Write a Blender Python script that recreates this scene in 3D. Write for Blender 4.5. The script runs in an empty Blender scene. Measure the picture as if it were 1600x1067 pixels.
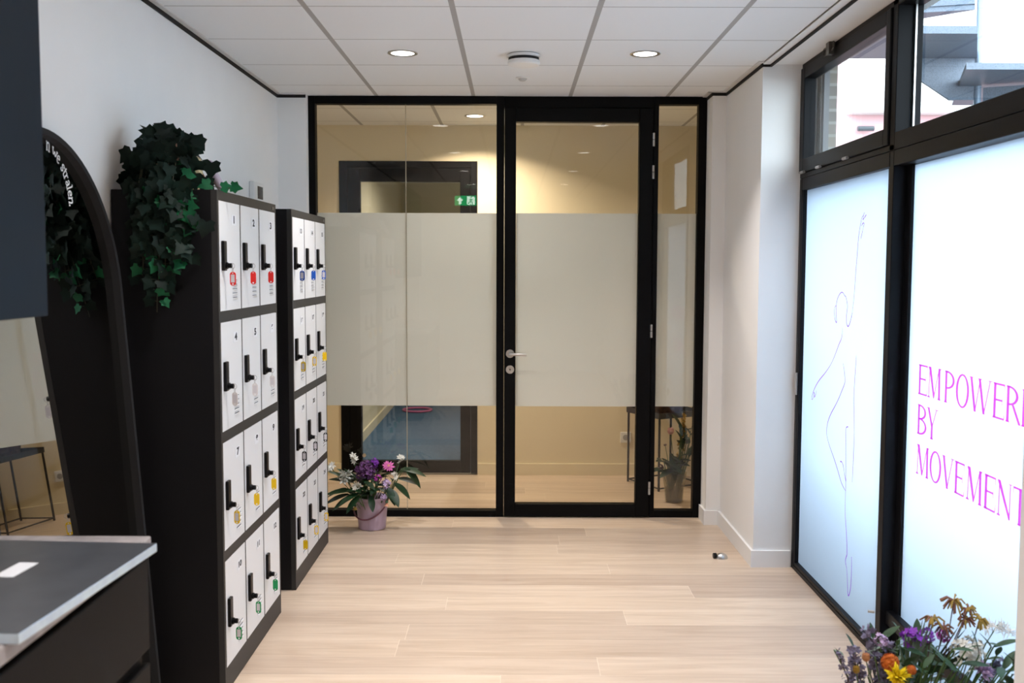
import bpy, bmesh, math, random
from mathutils import Vector, Matrix
R_ = random.Random(7)
C = bpy.context.scene
COL = C.collection
PI = math.pi

# ------------------------------------------------------------------ camera
CAMZ = 1.593
cam_d = bpy.data.cameras.new('camera'); cam = bpy.data.objects.new('camera', cam_d); COL.objects.link(cam)
cam_d.sensor_width = 36.0; cam_d.lens = 1582.25 * 36.0 / 1600.0
cam_d.clip_start = 0.05; cam_d.clip_end = 200
cr = Vector((0.9999938, 0.0018083, 0.0030136)); cu = Vector((-0.0031387, 0.0736902, 0.9972763)); cf = Vector((-0.0015813, 0.9972795, -0.0736954))
cam.matrix_world = Matrix(((cr.x, cu.x, -cf.x, 0), (cr.y, cu.y, -cf.y, 0), (cr.z, cu.z, -cf.z, CAMZ), (0, 0, 0, 1)))
cam_d.dof.use_dof = True; cam_d.dof.focus_distance = 5.0; cam_d.dof.aperture_fstop = 4.0
C.camera = cam
# ------------------------------------------------------------------ world, exposure
W = bpy.data.worlds.new('daylight'); C.world = W; W.use_nodes = True
bgn = W.node_tree.nodes['Background']; bgn.inputs[0].default_value = (0.86, 0.935, 1.0, 1); bgn.inputs[1].default_value = 6.6
vs = C.view_settings
vs.view_transform = 'Standard'; vs.look = 'None'; vs.gamma = 1.0; vs.use_curve_mapping = False; vs.exposure = 0.0
DOWN_W = 11.0      # room downlights (W)
CORR_W = 28.0      # corridor downlight
GYM_W = 34.0

# ------------------------------------------------------------------ materials
def _nt(name):
    m = bpy.data.materials.new(name); m.use_nodes = True
    nt = m.node_tree
    for n in list(nt.nodes): nt.nodes.remove(n)
    return m, nt, nt.nodes, nt.links
def mat(name, col, rough=0.5, metal=0.0, var=0.0, vscale=20.0, bump=0.0, bscale=60.0, spec=0.5, emit=None, estr=0.0, trans=0.0, sheen=0.0):
    m, nt, N, L = _nt(name)
    o = N.new('ShaderNodeOutputMaterial'); p = N.new('ShaderNodeBsdfPrincipled'); L.new(p.outputs[0], o.inputs[0])
    p.inputs['Base Color'].default_value = (*col, 1); p.inputs['Roughness'].default_value = rough
    p.inputs['Metallic'].default_value = metal; p.inputs['Specular IOR Level'].default_value = spec
    if trans: p.inputs['Transmission Weight'].default_value = trans
    if emit:
        p.inputs['Emission Color'].default_value = (*emit, 1); p.inputs['Emission Strength'].default_value = estr
    tc = N.new('ShaderNodeTexCoord')
    if var:
        no = N.new('ShaderNodeTexNoise'); no.inputs['Scale'].default_value = vscale; no.inputs['Detail'].default_value = 4
        L.new(tc.outputs['Object'], no.inputs['Vector'])
        r = N.new('ShaderNodeValToRGB')
        r.color_ramp.elements[0].color = (*[c * (1 - var) for c in col], 1); r.color_ramp.elements[1].color = (*[min(1, c * (1 + var)) for c in col], 1)
        r.color_ramp.elements[0].position = .3; r.color_ramp.elements[1].position = .7
        L.new(no.outputs[0], r.inputs[0]); L.new(r.outputs[0], p.inputs['Base Color'])
    if bump:
        no2 = N.new('ShaderNodeTexNoise'); no2.inputs['Scale'].default_value = bscale; no2.inputs['Detail'].default_value = 3
        L.new(tc.outputs['Object'], no2.inputs['Vector'])
        b = N.new('ShaderNodeBump'); b.inputs['Strength'].default_value = bump; b.inputs['Distance'].default_value = 0.002
        L.new(no2.outputs[0], b.inputs['Height']); L.new(b.outputs[0], p.inputs['Normal'])
    return m
def glass_mat(name, tint=(.95, .97, .96), base=.06):
    m, nt, N, L = _nt(name)
    o = N.new('ShaderNodeOutputMaterial'); mx = N.new('ShaderNodeMixShader'); t = N.new('ShaderNodeBsdfTransparent'); g = N.new('ShaderNodeBsdfGlossy')
    t.inputs[0].default_value = (*tint, 1); g.inputs['Roughness'].default_value = 0.0; g.inputs[0].default_value = (1, 1, 1, 1)
    lw = N.new('ShaderNodeLayerWeight'); lw.inputs[0].default_value = .5
    pw = N.new('ShaderNodeMath'); pw.operation = 'POWER'; pw.inputs[1].default_value = 5.0; L.new(lw.outputs['Facing'], pw.inputs[0])
    ma = N.new('ShaderNodeMath'); ma.operation = 'MULTIPLY_ADD'; ma.inputs[1].default_value = .9; ma.inputs[2].default_value = base; L.new(pw.outputs[0], ma.inputs[0])
    ge = N.new('ShaderNodeNewGeometry'); inv = N.new('ShaderNodeMath'); inv.operation = 'SUBTRACT'; inv.inputs[0].default_value = 1; L.new(ge.outputs['Backfacing'], inv.inputs[1])
    mu = N.new('ShaderNodeMath'); mu.operation = 'MULTIPLY'; L.new(ma.outputs[0], mu.inputs[0]); L.new(inv.outputs[0], mu.inputs[1])
    L.new(mu.outputs[0], mx.inputs[0]); L.new(t.outputs[0], mx.inputs[1]); L.new(g.outputs[0], mx.inputs[2]); L.new(mx.outputs[0], o.inputs[0])
    return m
def film_mat(name, tcol, dcol, clear=0.0):
    m, nt, N, L = _nt(name)
    o = N.new('ShaderNodeOutputMaterial'); a = N.new('ShaderNodeAddShader'); t = N.new('ShaderNodeBsdfTranslucent'); d = N.new('ShaderNodeBsdfDiffuse')
    t.inputs[0].default_value = (*tcol, 1); d.inputs[0].default_value = (*dcol, 1)
    L.new(t.outputs[0], a.inputs[0]); L.new(d.outputs[0], a.inputs[1]); last = a
    if clear:
        mx = N.new('ShaderNodeMixShader'); tr = N.new('ShaderNodeBsdfTransparent'); mx.inputs[0].default_value = clear
        L.new(a.outputs[0], mx.inputs[1]); L.new(tr.outputs[0], mx.inputs[2]); last = mx
    L.new(last.outputs[0], o.inputs[0])
    return m
def emis_mat(name, col, s):
    m, nt, N, L = _nt(name)
    o = N.new('ShaderNodeOutputMaterial'); e = N.new('ShaderNodeEmission'); e.inputs[0].default_value = (*col, 1); e.inputs[1].default_value = s
    L.new(e.outputs[0], o.inputs[0]); return m
def math_(N, L, op, a, b=None, c=None):
    n = N.new('ShaderNodeMath'); n.operation = op
    for i, v in enumerate((a, b, c)):
        if v is None: continue
        if isinstance(v, (int, float)): n.inputs[i].default_value = v
        else: L.new(v, n.inputs[i])
    return n.outputs[0]
def floor_mat():
    m, nt, N, L = _nt('oak_planks')
    o = N.new('ShaderNodeOutputMaterial'); p = N.new('ShaderNodeBsdfPrincipled'); L.new(p.outputs[0], o.inputs[0])
    tc = N.new('ShaderNodeTexCoord')
    sx = N.new('ShaderNodeSeparateXYZ'); L.new(tc.outputs['Object'], sx.inputs[0])
    LN, RW = 2.1, .187                                   # plank length and width
    yr = math_(N, L, 'MULTIPLY_ADD', sx.outputs[1], 1 / RW, .40); row = math_(N, L, 'FLOOR', yr)
    w1 = N.new('ShaderNodeTexWhiteNoise'); w1.noise_dimensions = '1D'; L.new(row, w1.inputs['W'])
    xr = math_(N, L, 'ADD', math_(N, L, 'MULTIPLY', sx.outputs[0], 1 / LN), math_(N, L, 'MULTIPLY', w1.outputs['Value'], 9.0)); pl = math_(N, L, 'FLOOR', xr)
    cid = N.new('ShaderNodeCombineXYZ'); L.new(pl, cid.inputs[0]); L.new(row, cid.inputs[1])
    w2 = N.new('ShaderNodeTexWhiteNoise'); w2.noise_dimensions = '2D'; L.new(cid.outputs[0], w2.inputs['Vector'])
    tone = N.new('ShaderNodeValToRGB'); cr_ = tone.color_ramp; cr_.elements[0].color = (.53, .412, .318, 1); cr_.elements[1].color = (.68, .545, .42, 1)
    e_ = cr_.elements.new(.45); e_.color = (.62, .495, .385, 1); L.new(w2.outputs['Value'], tone.inputs[0])
    def seam(v, half):
        f = math_(N, L, 'FRACT', v); d = math_(N, L, 'MINIMUM', f, math_(N, L, 'SUBTRACT', 1.0, f)); return math_(N, L, 'LESS_THAN', d, half)
    sm = math_(N, L, 'MAXIMUM', seam(yr, .0011 / RW), seam(xr, .0014 / LN))
    b = N.new('ShaderNodeMix'); b.data_type = 'RGBA'; L.new(math_(N, L, 'MULTIPLY', sm, .75), b.inputs[0]); L.new(tone.outputs[0], b.inputs[6]); b.inputs[7].default_value = (.78, .67, .55, 1)
    sp = N.new('ShaderNodeCombineXYZ')
    L.new(math_(N, L, 'MULTIPLY', sx.outputs[0], 1.8), sp.inputs[0]); L.new(math_(N, L, 'MULTIPLY', sx.outputs[1], 21.0), sp.inputs[1])
    L.new(math_(N, L, 'MULTIPLY', w2.outputs['Value'], 37.0), sp.inputs[2])
    no = N.new('ShaderNodeTexNoise'); no.inputs['Scale'].default_value = 1.0; no.inputs['Detail'].default_value = 7; no.inputs['Roughness'].default_value = .62; no.inputs['Distortion'].default_value = .6
    L.new(sp.outputs[0], no.inputs[0])
    rp = N.new('ShaderNodeValToRGB'); rp.color_ramp.elements[0].position = .3; rp.color_ramp.elements[0].color = (.80, .76, .72, 1); rp.color_ramp.elements[1].position = .62; rp.color_ramp.elements[1].color = (1.0, 1.0, 1.0, 1)
    L.new(no.outputs[0], rp.inputs[0])
    mx = N.new('ShaderNodeMix'); mx.data_type = 'RGBA'; mx.blend_type = 'MULTIPLY'; mx.inputs[0].default_value = 1.0
    L.new(b.outputs[2], mx.inputs[6]); L.new(rp.outputs[0], mx.inputs[7]); L.new(mx.outputs[2], p.inputs['Base Color'])
    p.inputs['Roughness'].default_value = .36; p.inputs['Specular IOR Level'].default_value = .5
    bp = N.new('ShaderNodeBump'); bp.inputs['Strength'].default_value = .12; bp.inputs['Distance'].default_value = .002; L.new(no.outputs[0], bp.inputs['Height']); L.new(bp.outputs[0], p.inputs['Normal'])
    return m
def ceil_mat(name, x0, y0):
    m, nt, N, L = _nt(name)
    o = N.new('ShaderNodeOutputMaterial'); p = N.new('ShaderNodeBsdfPrincipled'); L.new(p.outputs[0], o.inputs[0])
    tc = N.new('ShaderNodeTexCoord'); s = N.new('ShaderNodeSeparateXYZ'); L.new(tc.outputs['Object'], s.inputs[0])
    def line(sock, off, half):
        v = math_(N, L, 'MULTIPLY_ADD', sock, 1 / .6, -off / .6 + .5)
        f = math_(N, L, 'FRACT', v); d = math_(N, L, 'ABSOLUTE', math_(N, L, 'SUBTRACT', f, .5))
        return math_(N, L, 'LESS_THAN', d, half / .6)
    bx_ = line(s.outputs[0], x0, .012); by_ = line(s.outputs[1], y0, .0035)
    no = N.new('ShaderNodeTexNoise'); no.inputs['Scale'].default_value = 90; L.new(tc.outputs['Object'], no.inputs[0])
    m1 = N.new('ShaderNodeMix'); m1.data_type = 'RGBA'; L.new(by_, m1.inputs[0]); m1.inputs[6].default_value = (.86, .88, .89, 1); m1.inputs[7].default_value = (.33, .32, .31, 1)
    m2 = N.new('ShaderNodeMix'); m2.data_type = 'RGBA'; L.new(bx_, m2.inputs[0]); L.new(m1.outputs[2], m2.inputs[6]); m2.inputs[7].default_value = (.42, .41, .395, 1)
    L.new(m2.outputs[2], p.inputs['Base Color']); p.inputs['Roughness'].default_value = .85
    b = N.new('ShaderNodeBump'); b.inputs['Strength'].default_value = .1; b.inputs['Distance'].default_value = .001; L.new(no.outputs[0], b.inputs['Height']); L.new(b.outputs[0], p.inputs['Normal'])
    return m
def brick_mat(name, c1, c2, mo, bw=.22, rh=.065, mort=.008):
    m, nt, N, L = _nt(name)
    o = N.new('ShaderNodeOutputMaterial'); p = N.new('ShaderNodeBsdfPrincipled'); L.new(p.outputs[0], o.inputs[0]); p.inputs['Roughness'].default_value = .9
    tc = N.new('ShaderNodeTexCoord'); s = N.new('ShaderNodeSeparateXYZ'); L.new(tc.outputs['Object'], s.inputs[0]); cx = N.new('ShaderNodeCombineXYZ')
    L.new(math_(N, L, 'ADD', s.outputs[0], s.outputs[1]), cx.inputs[0]); L.new(s.outputs[2], cx.inputs[1])
    b = N.new('ShaderNodeTexBrick'); b.inputs['Scale'].default_value = 1; b.inputs['Brick Width'].default_value = bw; b.inputs['Row Height'].default_value = rh; b.inputs['Mortar Size'].default_value = mort
    b.inputs['Color1'].default_value = (*c1, 1); b.inputs['Color2'].default_value = (*c2, 1); b.inputs['Mortar'].default_value = (*mo, 1)
    L.new(cx.outputs[0], b.inputs[0]); L.new(b.outputs[0], p.inputs['Base Color']); return m
def mesh_metal_mat(name, col):
    m, nt, N, L = _nt(name)
    o = N.new('ShaderNodeOutputMaterial'); p = N.new('ShaderNodeBsdfPrincipled'); L.new(p.outputs[0], o.inputs[0])
    tc = N.new('ShaderNodeTexCoord'); v = N.new('ShaderNodeTexVoronoi'); v.inputs['Scale'].default_value = 130; L.new(tc.outputs['Object'], v.inputs[0])
    r = N.new('ShaderNodeValToRGB'); r.color_ramp.elements[0].color = (*[c * .7 for c in col], 1); r.color_ramp.elements[1].color = (*col, 1); r.color_ramp.elements[0].position = .25; r.color_ramp.elements[1].position = .5
    L.new(v.outputs[0], r.inputs[0]); L.new(r.outputs[0], p.inputs['Base Color']); p.inputs['Roughness'].default_value = .45; p.inputs['Metallic'].default_value = .3
    return m
M = {}
M['wall'] = mat('white_wall_paint', (.87, .87, .865), .8, bump=.06, bscale=220, var=.015, vscale=3)
M['cream'] = mat('cream_wall_paint', (.80, .71, .51), .8, bump=.06, bscale=220)
M['skirt'] = mat('white_skirting', (.86, .86, .86), .45)
M['floor'] = floor_mat()
M['ceil'] = ceil_mat('ceiling_tiles', -.8535, 4.2035)
M['ceil2'] = ceil_mat('corridor_ceiling_tiles', -1.14, 6.871)
M['trimw'] = mat('white_trim_metal', (.75, .74, .73), .5)
M['gap'] = mat('black_shadow_gap', (.006, .006, .007), .8)
M['frame'] = mat('black_window_frame', (.0035, .0035, .004), .45, var=.1, vscale=8, spec=.08)
M['frame2'] = mat('anthracite_window_frame', (.0055, .006, .008), .42, var=.1, vscale=8, spec=.14)
M['glass'] = glass_mat('clear_glass', (.95, .925, .875), .045)
M['glass_out'] = glass_mat('window_glass', (.93, .97, .98), .04)
M['film'] = film_mat('frosted_film', (.37, .38, .385), (.52, .555, .585))
M['film_out'] = film_mat('white_window_film', (.60, .665, .74), (.16, .17, .18))
M['joint'] = mat('clear_silicone_joint', (.45, .40, .30), .4)
M['steel'] = mat('brushed_steel', (.62, .61, .60), .3, 1.0, var=.08, vscale=60)
M['chrome'] = mat('polished_chrome', (.8, .8, .8), .1, 1.0)
M['hinge'] = mat('hinge_metal', (.55, .54, .53), .35, .8)
M['carcass'] = mat('black_powder_coat', (.007, .007, .0085), .5, var=.15, vscale=300, bump=.05, bscale=500, spec=.18)
M['carcass_front'] = mat('anthracite_powder_coat', (.030, .029, .029), .5, bump=.05, bscale=500, spec=.3)
M['ldoor'] = mat('white_steel_door', (.76, .765, .775), .38, bump=.03, bscale=400)
M['slot'] = mat('vent_slot_dark', (.09, .09, .10), .6)
M['blackpl'] = mat('black_plastic', (.004, .004, .005), .35, spec=.2)
M['label'] = mat('white_label', (.83, .84, .87), .5)
M['ink'] = mat('black_ink', (.01, .01, .015), .6)
M['plate'] = mat('grey_nameplate', (.10, .10, .10), .4, .5)
M['paper'] = mat('paper_insert', (.66, .63, .66), .5)
for n, c in dict(red=(.80, .018, .012), blue=(.015, .10, .50), yellow=(.86, .56, .004), green=(.005, .30, .085), black=(.010, .010, .012), clear=(.74, .70, .70)).items():
    M['tag_' + n] = mat(n + '_tag_plastic', c, .3)
M['mirror'] = mat('silver_mirror', (.50, .50, .49), .0, 1.0)
M['navy'] = mat('navy_cabinet_lacquer', (.009, .019, .033), .5, var=.08, vscale=4, spec=.14)
M['basecab'] = mat('black_cabinet_lacquer', (.007, .0065, .0065), .55, spec=.09)
M['stone'] = mat('grey_stone_worktop', (.33, .30, .30), .45, var=.25, vscale=25)
M['slab'] = mat('dark_steel_sheet', (.16, .17, .19), .28, .6, var=.12, vscale=14)
M['slab_edge_glint'] = mat('steel_edge_window_glint', (.72, .86, 1.0), .38, .9, var=.08, vscale=30)  # pale blue window reflection put into the edge colour
M['white'] = mat('white_plastic', (.82, .82, .81), .4)
M['screen'] = mat('dark_lcd_screen', (.030, .026, .016), .2)
M['lavender'] = mat('lavender_plastic', (.56, .49, .60), .35)
M['brownred'] = mat('red_brown_wood', (.23, .07, .018), .5, var=.3, vscale=25)
M['terracotta'] = mat('terracotta', (.40, .20, .13), .7, var=.1)
M['speck'] = mat('speckled_pot', (.62, .50, .27), .6, var=.5, vscale=60)
M['ivy'] = mat('dark_ivy_leaf', (.004, .014, .010), .6, var=.5, vscale=14, spec=.16)
M['ivy2'] = mat('fresh_ivy_leaf', (.006, .095, .036), .6, var=.4, vscale=14, spec=.2)
M['vine'] = mat('ivy_stem', (.035, .035, .016), .7)
M['bucket'] = mat('mauve_bucket_plastic', (.47, .335, .41), .38, var=.05, vscale=8)
M['handlep'] = mat('plum_handle_plastic', (.14, .045, .065), .4)
M['water_glass'] = glass_mat('vase_glass', (.82, .82, .78), .10)
M['water'] = glass_mat('vase_water', (.55, .56, .50), .05)
M['leafd'] = mat('dark_leaf', (.010, .038, .012), .42, var=.35, vscale=18)
M['leafm'] = mat('mid_leaf', (.028, .075, .030), .5, var=.35, vscale=18)
M['leafg'] = mat('sage_leaf', (.13, .19, .13), .6, var=.25, vscale=18)
M['stem'] = mat('green_stem', (.06, .12, .03), .55)
M['drystem'] = mat('dry_brown_stem', (.07, .035, .03), .6)
for n, c in dict(pwhite=(.80, .78, .70), ppink=(.75, .18, .48), pmagenta=(.42, .04, .36), ppurple=(.17, .06, .21), plilac=(.52, .38, .60), pviolet=(.22, .03, .42), porange=(.55, .13, .008), pyellow=(.85, .66, .01), pochre=(.36, .22, .03), pbrown=(.20, .075, .035), ppeach=(.55, .27, .13), pstatice=(.17, .15, .235), prose=(.80, .50, .49), pfluff=(.85, .78, .70), pcoral=(.72, .35, .22), pplum=(.10, .03, .07)).items():
    M[n] = mat('petal_' + n[1:], c, .6, var=.18, vscale=40)
M['table'] = mat('black_metal_table', (.018, .018, .020), .45)
M['wicker'] = mat('brown_wicker', (.13, .065, .035), .75, var=.5, vscale=45, bump=.6, bscale=90)
M['carpet'] = mat('blue_carpet', (.065, .125, .21), .95, var=.25, vscale=35, bump=.4, bscale=200)
M['hoop'] = mat('pink_hoop', (.62, .16, .32), .4)
M['print'] = film_mat('magenta_print', (.58, .075, .50), (.34, .04, .28))
M['print2'] = film_mat('purple_line_print', (.32, .09, .50), (.18, .06, .28))
M['mirror_text'] = mat('white_vinyl', (.90, .90, .90), .6)
M['pink_render'] = mat('pink_render', (.82, .50, .52), .9, var=.05, vscale=2)
M['white_render'] = mat('white_render', (.88, .88, .86), .9)
M['brick'] = brick_mat('grey_brick', (.20, .17, .13), (.12, .11, .095), (.25, .24, .22))
M['greyclad'] = mat('grey_cladding', (.10, .11, .125), .5)
M['shadewall'] = mat('blue_grey_shade_wall', (.16, .21, .26), .9)
M['pave'] = mat('grey_paving', (.09, .10, .11), .9, var=.1, vscale=4)
M['stair'] = mesh_metal_mat('perforated_steel', (.17, .21, .27))
M['stairp'] = mat('galvanised_steel', (.28, .36, .46), .4, .4)
M['lamp_on'] = emis_mat('lamp_diffuser', (1, .97, .93), 9.0)
M['exit_green'] = emis_mat('exit_green', (.0, .65, .18), 7.0)
M['exit_white'] = emis_mat('exit_white', (.75, 1, .82), 15.0)

# ------------------------------------------------------------------ mesh helpers
class MB:
    def __init__(s): s.v = []; s.f = []; s.m = []; s.mi = 0
    def add(s, vs_, fs):
        b = len(s.v); s.v += [tuple(v) for v in vs_]
        for f in fs: s.f.append([b + i for i in f]); s.m.append(s.mi)
        return s
    def box(s, x0, x1, y0, y1, z0, z1):
        x0, x1 = sorted((x0, x1)); y0, y1 = sorted((y0, y1)); z0, z1 = sorted((z0, z1))
        return s.add([(x0, y0, z0), (x1, y0, z0), (x1, y1, z0), (x0, y1, z0), (x0, y0, z1), (x1, y0, z1), (x1, y1, z1), (x0, y1, z1)],
                     [(0, 3, 2, 1), (4, 5, 6, 7), (0, 1, 5, 4), (1, 2, 6, 5), (2, 3, 7, 6), (3, 0, 4, 7)])
    def tube(s, pts, r, n=8, cap=True):
        pts = [Vector(p) for p in pts]; k = len(pts); rs = r if isinstance(r, (list, tuple)) else [r] * k
        rings = []; up = None
        for i, p in enumerate(pts):
            d = (pts[min(i + 1, k - 1)] - pts[max(i - 1, 0)]).normalized()
            if up is None: up = Vector((0, 0, 1)) if abs(d.z) < .9 else Vector((1, 0, 0))
            a = d.cross(up).normalized(); up = a.cross(d).normalized(); 
            rings.append([p + (a * math.cos(2 * PI * j / n) + up * math.sin(2 * PI * j / n)) * rs[i] for j in range(n)])
        vs_ = [v for g in rings for v in g]; fs = []
        for i in range(k - 1):
            for j in range(n): fs.append((i * n + j, i * n + (j + 1) % n, (i + 1) * n + (j + 1) % n, (i + 1) * n + j))
        if cap: fs.append(tuple(range(n))[::-1]); fs.append(tuple((k - 1) * n + j for j in range(n)))
        return s.add(vs_, fs)
    def lathe(s, prof, n=32, c=(0, 0, 0), close=True):
        vs_ = []; fs = []; k = len(prof)
        for (r, z) in prof:
            for j in range(n): vs_.append((c[0] + r * math.cos(2 * PI * j / n), c[1] + r * math.sin(2 * PI * j / n), c[2] + z))
        for i in range(k - 1):
            for j in range(n): fs.append((i * n + j, i * n + (j + 1) % n, (i + 1) * n + (j + 1) % n, (i + 1) * n + j))
        if close:
            fs.append(tuple(range(n))[::-1]); fs.append(tuple((k - 1) * n + j for j in range(n)))
        return s.add(vs_, fs)
    def torus(s, c, nrm, R, r, n=20, m=6):
        nrm = Vector(nrm).normalized(); a = nrm.orthogonal().normalized(); b = nrm.cross(a); c = Vector(c); vs_ = []; fs = []
        for i in range(n):
            d = a * math.cos(2 * PI * i / n) + b * math.sin(2 * PI * i / n)
            for j in range(m): vs_.append(c + d * (R + r * math.cos(2 * PI * j / m)) + nrm * r * math.sin(2 * PI * j / m))
        for i in range(n):
            for j in range(m): fs.append((i * m + j, ((i + 1) % n) * m + j, ((i + 1) % n) * m + (j + 1) % m, i * m + (j + 1) % m))
        return s.add(vs_, fs)
    def sphere(s, c, r, n=10, m=7, sc=(1, 1, 1)):
        vs_ = [(c[0], c[1], c[2] - r * sc[2])]; fs = []
        for i in range(1, m):
            t = PI * i / m
            for j in range(n): vs_.append((c[0] + r * sc[0] * math.sin(t) * math.cos(2 * PI * j / n), c[1] + r * sc[1] * math.sin(t) * math.sin(2 * PI * j / n), c[2] - r * sc[2] * math.cos(t)))
        vs_.append((c[0], c[1], c[2] + r * sc[2])); e = len(vs_) - 1
        for j in range(n): fs.append((0, 1 + (j + 1) % n, 1 + j)); fs.append((e, 1 + (m - 2) * n + j, 1 + (m - 2) * n + (j + 1) % n))
        for i in range(m - 2):
            for j in range(n): fs.append((1 + i * n + j, 1 + i * n + (j + 1) % n, 1 + (i + 1) * n + (j + 1) % n, 1 + (i + 1) * n + j))
        return s.add(vs_, fs)
    def prism(s, pts, f0, f1):
        """pts 2D outline, f0/f1 map (a,b)->3D for the two faces"""
        n = len(pts); vs_ = [f0(*p) for p in pts] + [f1(*p) for p in pts]
        fs = [tuple(range(n))[::-1], tuple(range(n, 2 * n))] + [(i, (i + 1) % n, n + (i + 1) % n, n + i) for i in range(n)]
        return s.add(vs_, fs)
    def mesh(s, name, mats, smooth=False):
        me = bpy.data.meshes.new(name); me.from_pydata(s.v, [], s.f)
        for m_ in (mats if isinstance(mats, (list, tuple)) else [mats]): me.materials.append(m_)
        for i, p in enumerate(me.polygons): p.material_index = s.m[i]
        bm = bmesh.new(); bm.from_mesh(me); bmesh.ops.recalc_face_normals(bm, faces=bm.faces); bm.to_mesh(me); bm.free()
        if smooth:
            for p in me.polygons: p.use_smooth = True
        me.update(); return me
    def obj(s, name, mats, parent=None, loc=(0, 0, 0), smooth=False, bevel=0.0, seg=2, rot=None):
        o = bpy.data.objects.new(name, s.mesh(name, mats, smooth)); COL.objects.link(o); o.location = loc
        if rot: o.rotation_euler = rot
        if parent: o.parent = parent
        if bevel:
            b = o.modifiers.new('bevel', 'BEVEL'); b.width = bevel; b.segments = seg; b.limit_method = 'ANGLE'; b.angle_limit = .6
        elif smooth:
            try:
                o.data.set_sharp_from_angle(angle=math.radians(40))
            except Exception: pass
        return o
def thing(name, label, cat, loc=(0, 0, 0), group=None, kind=None, rot=None):
    o = bpy.data.objects.new(name, None); COL.objects.link(o); o.location = loc; o.empty_display_size = .05
    if rot: o.rotation_euler = rot
    return tag(o, label, cat, group, kind)
def tag(o, label, cat, group=None, kind=None):
    o['label'] = label; o['category'] = cat
    if group: o['group'] = group
    if kind: o['kind'] = kind
    return o
def struct(mb, name, mats, label, cat, **k): return tag(mb.obj(name, mats, **k), label, cat, None, 'structure')
def B(*a): return MB().box(*a)
def boxes(*l):
    m = MB()
    for b in l: m.box(*b)
    return m

# ------------------------------------------------------------------ room shell
WL, CZ, PY, FY = -1.455, 2.646, 6.36, 7.675        # left wall, ceiling, partition plane, corridor far wall
struct(boxes((-2.4, 1.56, -2.7, FY + .12, -.12, 0)), 'floor', M['floor'], 'light oak plank floor of room and corridor', 'floor')
struct(boxes((WL, 1.285, -2.7, PY + .03, CZ, CZ + .05)), 'ceiling', M['ceil'], 'white suspended tile ceiling over the room', 'ceiling')
struct(boxes((-2.4, 1.56, PY + .03, FY, CZ, CZ + .05)), 'ceiling', M['ceil2'], 'white suspended tile ceiling over the corridor behind the glass', 'ceiling')
struct(boxes((1.28, 1.66, 2.5, 5.36, 2.634, 2.70)), 'trim_soffit', M['wall'], 'white soffit above the window recess', 'soffit')
struct(boxes((WL - .12, WL, -2.7, 6.34, 0, 2.70)), 'wall_left', M['wall'], 'white wall on the left behind the lockers', 'wall')
struct(boxes((WL - .1, -1.279, 6.30, 6.44, 0, 2.645)), 'wall_back', M['wall'], 'narrow white wall strip left of the glass partition', 'wall')
fp = [(1.195, 6.19), (1.28, 6.19), (1.28, 5.305), (1.61, 5.305), (1.61, 6.46), (1.195, 6.46)]
struct(MB().prism(fp, lambda x, y: (x, y, 0), lambda x, y: (x, y, 2.645)), 'wall_right', M['wall'], 'white stepped wall pier between glass partition and window', 'wall')
fp = [(1.292, 2.54), (1.292, -2.7), (1.61, -2.7), (1.61, 2.54)]
struct(MB().prism(fp, lambda x, y: (x, y, 0), lambda x, y: (x, y, 2.645)), 'wall_right', M['wall'], 'white wall end at right edge beside the lettered window', 'wall')
struct(boxes((WL - .12, 1.61, -2.8, -2.7, 0, 2.7)), 'wall_front', M['wall'], 'white wall behind the camera', 'wall')
struct(boxes((-2.6, 1.75, -2.9, 12.9, 2.72, 2.86)), 'trim_leak_cover', M['pave'], 'unseen roof slab added to stop daylight leaks', 'roof')  # unseen slab added to keep daylight from leaking in above the ceilings
# ceiling edge trims and shadow gaps
def edge(name, segs, label):
    w = MB(); g = MB()
    for (x0, x1, y0, y1, gx0, gx1, gy0, gy1) in segs:
        w.box(x0, x1, y0, y1, 2.640, 2.6455); g.box(gx0, gx1, gy0, gy1, 2.622, 2.6445)
    t = thing(name, label, 'ceiling trim', (0, 0, 0), kind='structure'); w.obj('edge_profile', M['trimw'], t); g.obj('shadow_gap', M['gap'], t)
edge('trim_1', [(WL, WL + .030, -2.7, 6.3, WL, WL + .006, -2.7, 6.3), (WL, -1.28, 6.272, 6.3, WL, -1.28, 6.296, 6.3)], 'white edge profile with black shadow gap along left ceiling edge')
edge('trim_2', [(1.25, 1.28, 5.305, 6.16, 1.274, 1.28, 5.305, 6.19), (1.165, 1.28, 6.162, 6.19, 1.19, 1.28, 6.186, 6.19), (1.165, 1.195, 6.16, 6.36, 1.189, 1.195, 6.19, 6.36),
                (1.28, 1.325, -2.7, 5.275, 1.315, 1.325, -2.7, 5.305), (1.25, 1.325, 5.275, 5.305, 1.274, 1.325, 5.301, 5.305)], 'white edge profile with black shadow gap along right ceiling edge')
struct(boxes((1.28, 1.315, -2.7, 5.305, CZ, CZ + .05)), 'trim_3', M['ceil'], 'ceiling tile margin above the window recess', 'ceiling')
# skirting boards
t = MB()
t.box(1.181, 1.195, 6.19, 6.352, 0, .09); t.box(1.181, 1.266, 6.176, 6.19, 0, .09); t.box(1.266, 1.28, 5.305, 6.176, 0, .09); t.box(1.266, 1.476, 5.291, 5.305, 0, .09)
struct(t, 'baseboard_right', M['skirt'], 'white skirting around the right wall pier', 'baseboard')
struct(boxes((WL, WL + .014, -2.6, 6.3, 0, .09), (WL, -1.285, 6.286, 6.3, 0, .09)), 'baseboard_left', M['skirt'], 'white skirting along the left wall', 'baseboard')
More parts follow.
